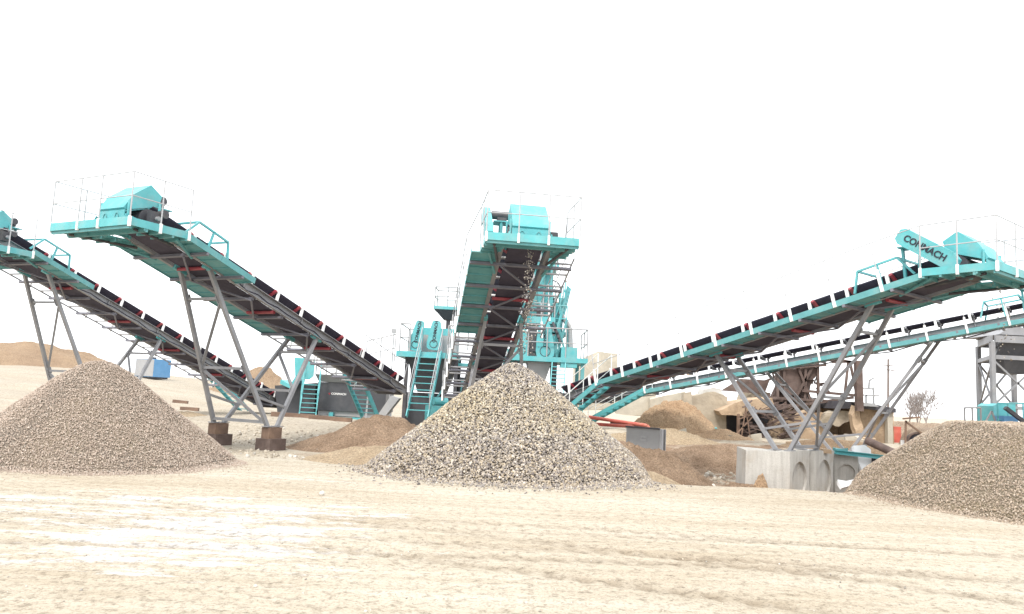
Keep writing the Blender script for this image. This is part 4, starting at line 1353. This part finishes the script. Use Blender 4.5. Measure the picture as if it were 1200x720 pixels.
a = at(1165, 497, 28.6); b_ = at(1190, 474, 28.6)
td = empty('conveyor_drive', (a.x, 28.6, 0.), 'teal machine housing with pale railings at the foot of the grey tower', 'machine')
MB().prism([(a.x, 28.6, .1), (a.x, 28.6, b_.z - .1), (a.x + .15, 28.6, b_.z), (b_.x, 28.6, b_.z), (b_.x, 28.6, .1)], (0, 1.0, 0)).build('housing', TEAL, td)
rail_run([at(q, 512, 28.3) for q in (1131, 1140, 1150)], td, 1.05, GREYP, .03)
rail_run([at(q, 512, 28.1) for q in (1170, 1182, 1200, 1215)], td, 1.2, TEAL, .03)
mb = MB(); mb.beam(at(1152, 500, 28.2), at(1162, 482, 28.2), .05); mb.beam(at(1162, 482, 28.2), at(1168, 498, 28.2), .05); mb.build('handrail', GREYP, td)
MB().pbox(1177, 488, 1193, 512, 27.9, .6).build('motor_box', BLUE, td)
MB().beam(at(1178, 478, 27.6), at(1215, 506, 27.6), .16, .12).build('chute_beam', DSTEEL, td)

# ------------------------------------------------------------------ pale concrete blocks carrying the right trestle
def streaked(name, base, streak, stain):
    m, nt, b = nodes_of(name)
    tc = nt.nodes.new('ShaderNodeTexCoord'); vec = tc.outputs['Object']
    mp_ = nt.nodes.new('ShaderNodeMapping'); mp_.inputs['Scale'].default_value = (7, 7, .55); nt.links.new(vec, mp_.inputs[0])
    n1 = noise_node(nt, mp_.outputs[0], 1.3, 6, .6)
    col = ramp(nt, n1.outputs[0], .35, .68, (*streak, 1), (*base, 1))
    n2 = noise_node(nt, vec, 1.1, 8, .7)
    col = mixc(nt, ramp(nt, n2.outputs[0], .5, .7, c1=(.75, .75, .75, 1)), col, stain)
    n3 = noise_node(nt, vec, 40, 4, .7)
    col = mixc(nt, 1., col, ramp(nt, n3.outputs[0], .3, .5, (.8, .8, .79, 1), (1.02, 1.02, 1.02, 1)), 'MULTIPLY')
    nt.links.new(col, b.inputs['Base Color']); b.inputs['Roughness'].default_value = .88
    bp_ = nt.nodes.new('ShaderNodeBump'); bp_.inputs['Strength'].default_value = .4; bp_.inputs['Distance'].default_value = .03
    nt.links.new(n3.outputs[0], bp_.inputs['Height']); nt.links.new(bp_.outputs[0], b.inputs['Normal'])
    return m


CAST = streaked('cast_concrete', (.50, .485, .455), (.38, .365, .34), (.34, .28, .21))


def recess_face(mb, p0, ux, uz, wdt, hgt, r, dep, nrm, n=28):
    """rectangular face with a round recess"""
    c = p0 + ux * wdt / 2 + uz * hgt / 2
    o = len(mb.v)
    vs = []; outer = []; 
    for k in range(n):
        t = 2 * math.pi * (k + .5) / n
        cx_, sz_ = math.cos(t), math.sin(t)
        sc_ = min(wdt / 2 / max(abs(cx_), 1e-6), hgt / 2 / max(abs(sz_), 1e-6))
        outer.append(c + ux * cx_ * sc_ + uz * sz_ * sc_)
    inner = [c + ux * (r * math.cos(2 * math.pi * (k + .5) / n)) + uz * (r * 1.05 * math.sin(2 * math.pi * (k + .5) / n)) for k in range(n)]
    deep = [p - nrm * dep for p in inner]
    vs = outer + inner + deep
    fs = []
    for k in range(n):
        j = (k + 1) % n
        fs.append((k, j, n + j, n + k)); fs.append((n + k, n + j, 2 * n + j, 2 * n + k))
    fs.append(tuple(2 * n + k for k in range(n)))
    # corners
    cs = [p0, p0 + ux * wdt, p0 + ux * wdt + uz * hgt, p0 + uz * hgt]
    mb.add(vs, fs)
    for q in cs:
        a = sorted(range(n), key=lambda i: (outer[i] - q).length)[:2]
        mb.add([q, outer[a[0]], outer[a[1]]], [(0, 1, 2)])


def block(label, plan, zb, zt, rec=(), mat=None):
    """cast block from its plan outline; sides listed in rec carry a round recess"""
    mat = mat or CAST
    mb = MB(); n = len(plan)
    mb.add([(x, y, zt) for x, y in plan], [tuple(range(n))])
    mb.add([(x, y, zb) for x, y in plan], [tuple(reversed(range(n)))])
    for i in range(n):
        a = Vector((*plan[i], zb)); b = Vector((*plan[(i + 1) % n], zb))
        ux = (b - a); wd = ux.length; ux.normalize(); nrm = Vector((ux.y, -ux.x, 0))
        if i in rec:
            recess_face(mb, a, ux, Z, wd, zt - zb, min(wd, zt - zb) * .39, .07, nrm)
        else:
            mb.add([a, b, b + Z * (zt - zb), a + Z * (zt - zb)], [(0, 1, 2, 3)])
    o = rough(mb.build('concrete_block', mat), .028, 3, int(plan[0][0] * 10))
    return tag(o, label, 'concrete block', 'concrete blocks under the right conveyors')


ZB, ZT = -.75, .65
block('large pale concrete block with a plain left face, leftmost of the row', [(6.2, 20.12), (7.28, 19.95), (8.08, 20.66), (7.42, 21.25), (6.3, 21.2)], ZB, ZT, (1,))
block('concrete block with a round recess, brown stained at its left edge', [(8.24, 20.74), (9.08, 21.5), (8.5, 22.15), (7.68, 21.38)], ZB, ZT - .01, (0,))
block('grey concrete block with a round recess under the teal beam', [(9.28, 21.95), (9.98, 22.05), (9.9, 22.95), (9.2, 22.85)], ZB + .15, ZT - .05, (0,))
block('rightmost concrete block, half covered by a white sheet', [(10.1, 22.35), (10.72, 22.6), (10.35, 23.4), (9.75, 23.15)], ZB + .15, ZT - .08, (0, 1))
a = at(978, 527.5, 21.75); b_ = at(1040, 534.5, 22.0)
mb = MB()
mb.beam(a, b_, .16, .02); mb.beam(a - Z * .1, b_ - Z * .1, .16, .02); mb.beam(a - Z * .05, b_ - Z * .05, .02, .08)
tag(mb.build('steel_beam', TEAL), 'teal steel beam lying across the right hand concrete blocks', 'beam')
mb = MB(); c = at(1031, 543, 22.0); mb.beam((c.x, c.y + .25, -.6), (c.x, c.y + .2, at(1031, 533, 22).z - .1), .2, .16, Vector((0, 1, 0)))
tag(mb.build('short_post', BLACK), 'short black post under the right end of the teal beam', 'post')


def sheet(label, pts, mat, th=.03, seed=0, amt=.05, name='plastic_sheet', cat='sheet'):
    o = MB().prism(pts, Vector((.02, -th, th))).build(name, mat)
    rough(o, amt, 4, seed)
    return tag(o, label, cat)


sheet('crumpled white plastic sheet hanging over the rightmost concrete block', [at(x, y, Y) for x, y, Y in ((1000, 527, 22.3), (1012, 526, 22.2), (1020, 530, 22.3), (1019, 548, 22.25), (1012, 555, 22.1), (1008, 545, 22.15), (1003, 538, 22.2))], PLAST, .05, 31, .09)
sheet('white plastic sheet on the ground below the recessed blocks', [at(x, y, Y) for x, y, Y in ((982, 565, 21.3), (992, 566, 21.4), (1004, 564, 21.5), (1006, 569, 21.2), (984, 573, 20.9))], PLAST, .06, 33, .11)
for (x, y, Y, w_, lb, m_) in ((967, 524, 21.2, .12, 'pinkish rag on top of the brown stained block', MUD), (984, 525, 21.9, .16, 'dark teal scrap at the left end of the teal beam', TEALD)):
    c = at(x, y + 2, Y); c.z = max(c.z, ZT - .01)
    tag(rough(MB().bx(c.x - w_, c.y - .12, ZT - .01, c.x + w_, c.y + .15, ZT + .09).build('scrap_piece', m_), .06, 3, int(x)), lb, 'scrap')
c0 = at(889, 569, 20.0)
mound('soil_clump', 'small tan clump of earth at the foot of the plain concrete block', c0.x, 19.85, .32, .2, .5, SOILO, 71, .3, .2, 'soil')

a = at(1017, 517, 26.0); b_ = at(1056, 535, 24.6)
mb = MB(); mb.tube(a, b_, .13, n=16)
tag(mb.build('rusty_pipe', RUST), 'rusty brown pipe leaning from the far trestle foot down to the right heap', 'pipe')

# grey steel box and red bars behind the stone cone
gb = at(757, 524, 25.5)
bx_ = empty('steel_box', (gb.x, gb.y, gzf(gb.x, gb.y)), 'grey open steel box standing in the dark soil below the rear conveyor', 'box')
p = [at(734, 506, 26.0), at(773, 503.5, 25.2), at(774.5, 526, 25.2), at(742, 520, 26.0)]
a0, a1 = Vector((p[0].x, p[0].y, 0)), Vector((p[1].x, p[1].y, 0)); dn = (a1 - a0).normalized(); nn_ = Vector((-dn.y, dn.x, 0))
zt0, zb0 = p[1].z, p[2].z - .15
MB().hexa([a0 + Z * zb0, a1 + Z * zb0, a1 + nn_ * .04 + Z * zb0, a0 + nn_ * .04 + Z * zb0, a0 + Z * (zt0), a1 + Z * zt0, a1 + nn_ * .04 + Z * zt0, a0 + nn_ * .04 + Z * zt0]).build('front_plate', GREYP, bx_)
MB().beam(a1 + dn * .06 + nn_ * .03 + Z * zb0, a1 + dn * .06 + nn_ * .03 + Z * (zt0 + .01), .11, .08, dn).build('end_flange', RAIL, bx_)
MB().beam(a0 - nn_ * .01 + Z * (zt0 + .02), a1 - nn_ * .01 + Z * (zt0 + .02), .12, .05).build('top_flange', DSTEEL, bx_)
MB().hexa([a0 + nn_ * .05 + Z * zb0, a0 + dn * .05 + nn_ * .05 + Z * zb0, a0 + dn * .05 + nn_ * .4 + Z * zb0, a0 + nn_ * .4 + Z * zb0,
           a0 + nn_ * .05 + Z * zt0, a0 + dn * .05 + nn_ * .05 + Z * zt0, a0 + dn * .05 + nn_ * .4 + Z * zt0, a0 + nn_ * .4 + Z * zt0]).build('side_plate', GREYP, bx_)
MB().hexa([a0 + nn_ * .4 + Z * zb0, a1 + nn_ * .4 + Z * zb0, a1 + nn_ * .44 + Z * zb0, a0 + nn_ * .44 + Z * zb0, a0 + nn_ * .4 + Z * zt0, a1 + nn_ * .4 + Z * zt0, a1 + nn_ * .44 + Z * zt0, a0 + nn_ * .44 + Z * zt0]).build('back_plate', GREYP, bx_)
c = (a0 + a1) / 2 + dn * .05 - nn_ * .012; zc = zt0 - .33
mb = MB()
for q in (-.05, .05): mb.box(c + Z * (zc + q), dn, nn_, Z, .1, .012, .022)
mb.box(c + Z * zc - dn * .1, dn, nn_, Z, .015, .01, .07); mb.box(c + Z * zc + dn * .1, dn, nn_, Z, .015, .01, .07)
mb.build('lifting_bracket', RAIL, bx_)
for pts, r_, lb in (([(690, 489, 28.5), (758, 499, 28), (760.5, 502, 28), (758, 504.5, 28)], .065, 'upper faded red pipe with a hooked end above the grey steel box'),
                    ([(694, 497, 27.6), (741, 500, 27.2), (744, 503, 27.2)], .06, 'lower shorter faded red pipe beside the grey steel box')):
    mb = MB(); mb.path([at(*q) for q in pts], r_, n=10)
    tag(mb.build('red_pipe', REDP), lb, 'pipe')
tag(MB().hexa([at(715, 499, 28.3), at(757, 503, 28.2), at(757, 503, 29), at(715, 499, 29), at(715, 493, 28.3), at(757, 500, 28.2), at(757, 500, 29), at(715, 493, 29)]).build('red_beam', RUST), 'dark red beam lying between the two red pipes', 'beam')
sheet('long white sheet lying on the ground by the orange earth heap', [at(x, y, Y) for x, y, Y in ((790, 511, 35), (810, 510, 35), (832, 511, 35), (833, 514, 34.4), (800, 514.5, 34.4))], PLAST, .05, 41, .03)
c = at(828, 508, 35.2)
mb = MB(); mb.bx(c.x - .25, c.y, c.z - .25, c.x + .3, c.y + .4, c.z + .12); mb.beam(c + Vector((-.7, 0, -.1)), c + Vector((.5, .1, .2)), .1)
tag(rough(mb.build('scrap_piece', TEAL), .06, 2, 44), 'bent teal scrap lying at the right end of the white sheet', 'scrap')
for i, (x, y, Y, r_, lb) in enumerate(((378, 571, 12.6, .06, 'pale fist sized stone alone on the yard left of the stone cone'),)):
    c = at(x, y, Y); z_ = gzf(c.x, c.y)
    o = stones('field_stone', np.array([(c.x, c.y, z_ + r_ * .5)]), np.array([r_]), np.array([(.6, .57, .52)]), loc=(c.x, c.y, z_))
    tag(o, lb, 'stone')

# more earth and broken masonry in the excavated strip and in front of the old works
for i, (x, y, rx, ry, h, m_, sd_, lb) in enumerate((
        (9.6, 25.4, 2.0, 1.2, .5, SOILD, 81, 'dark spoil bank behind the pale concrete blocks'),
        (13.6, 31.5, 2.6, 1.5, .38, SOILO, 83, 'brown earth bank in front of the tan mud wall'),
        (9.4, 33.9, 1.5, 1.0, .4, SOILO, 85, 'orange earth bank at the foot of the stained concrete wall'),
        (6.2, 31.8, 2.8, 1.2, .45, SOILT, 87, 'pale sandy bank right of the grey steel box'))):
    mound('soil_bank', lb, x, y, rx, ry, h, m_, sd_, .32, .25, 'earth bank')
r3 = random.Random(21)
for i in range(12):
    x = r3.uniform(7.5, 17); y = r3.uniform(32.5, 36.2); h_ = r3.uniform(.12, .32)
    mb = MB(); a_ = r3.uniform(0, 3.1); ax = Vector((math.cos(a_), math.sin(a_), r3.uniform(-.3, .3))).normalized(); ay = Z.cross(ax).normalized(); az = ax.cross(ay)
    z_ = max(gzf(x, y), .3) + h_ * .45
    mb.box((x, y, z_), ax, ay, az, h_ * 1.3, h_, h_ * .7)
    o = rough(mb.build('broken_masonry', (CONCY, MUD, CREAM)[i % 3]), .09, 2, 200 + i)
    tag(o, 'lump of broken masonry lying in front of the old works', 'rubble', 'broken masonry before the old works')

# more machinery around the tower
MB().bx(at(600, 330, Yr + 1).x, Yr + 1.2, zp + .17, at(612, 330, Yr + 1).x, Yr + 2.2, zp + 2.3).build('feed_chute', TEAL, rc)
for q in (613, 646):
    MB().beam((at(q, 330, Yr + .5).x, Yr + .45, zp + .16), (at(q, 330, Yr + .5).x, Yr + .45, ztp - .3), .09, .09, Vector((0, 1, 0))).build('tower_post', TEALD, rc)
MB().bx(at(612, 306, Yr).x, Yr + .35, ztp - .95, at(656, 306, Yr).x, Yr + 2.7, ztp - .83).build('tower_deck', TEAL, rc)
rail_run([(at(q, 300, Yr).x, Yr + .4, ztp - .82) for q in (613, 634, 655)], rc, 1.05)
mb = MB(); mb.beam(at(606, 374, Yr), at(646, 345, Yr + .5), .07); mb.beam(at(616, 372, Yr), at(643, 312, Yr + .6), .06)
mb.build('tower_brace', TEALD, rc)
rail_run([at(q, y, Yc + 2.6) for q, y in ((536, 410), (548, 411), (560, 411))], lc, 1.0)
MB().bx(at(536, 420, Yc + 1).x, Yc + 1.0, zt - .35, at(566, 420, Yc + 1).x, Yc + 3.0, zt - .22).build('side_deck', TEAL, lc)
MB().bx(at(538, 440, Yc + 1).x, Yc + 1.2, .3, at(562, 440, Yc + 1).x, Yc + 2.6, zt - .8).build('drive_housing', DARK, lc)
MB().bx(at(541, 430, Yc + 1).x, Yc + 1.1, zt - 1.4, at(553, 430, Yc + 1).x, Yc + 1.19, zt - .9).build('inspection_cover', TEAL, lc)
MB().bx(at(648, 360, Yr + .5).x, Yr + .9, zp - .4, at(661, 360, Yr + .5).x, Yr + 1.9, zp + 1.1).build('fan_box', TEAL, rc)
MB().bx(at(646, 372, Yr).x, Yr + .3, zp - .55, at(666, 372, Yr).x, Yr + 2.2, zp - .43).build('side_deck', TEAL, rc)
rail_run([(at(q, 372, Yr).x, Yr + .33, zp - .42) for q in (648, 657, 665)], rc, 1.1, TEAL, .026)
for q, y0, y1 in ((615, 420, 372), (655, 420, 352), (664, 421, 375)):
    MB().beam(at(q, y0, Yr + .6), at(q + 1, y1, Yr + .6), .1, .1, Vector((0, 1, 0))).build('support_post', TEALD, rc)
mb = MB(); mb.tube(at(669, 418, Yr + .6), at(668, 384, Yr + .6), .11, n=10); mb.tube(at(668, 384, Yr + .6), at(655, 366, Yr + .6), .11, n=10)
mb.build('dust_pipe', GREYP, rc)
mb = MB(); mb.beam(at(652, 420, Yr), at(664, 376, Yr + .3), .07); mb.beam(at(664, 420, Yr), at(653, 378, Yr + .3), .07)
mb.build('cross_brace', TEALD, rc)
MB().bx(at(627, 300, Yr + .5).x, Yr + .55, ztp - .8, at(641, 300, Yr + .5).x, Yr + .79, ztp - .15).build('access_door', TEALD, rc)
MB().bx(at(546, 450, 33.5).x, 33.5, .3, at(612, 450, 33.5).x, 35.2, at(580, 428, 33.5).z).build('under_frame', DARK, rc)
MB().bx(at(556, 420, 33.5).x, 33.7, at(580, 427.8, 33.5).z, at(600, 420, 33.5).x, 35.0, at(580, 408, 33.5).z).build('return_box', TEALD, rc)
rough(slab('broken_wall', [(900, 522), (902, 494), (914, 484), (930, 489), (946, 480), (966, 486), (968, 522)], 38.0, .45, MUD, parent=mh), .09, 4, 51)
rough(slab('wall_stub', [(868, 472), (872, 458), (888, 455), (903, 460), (906, 474)], 40.4, .5, CONCY, parent=mh), .1, 4, 52)
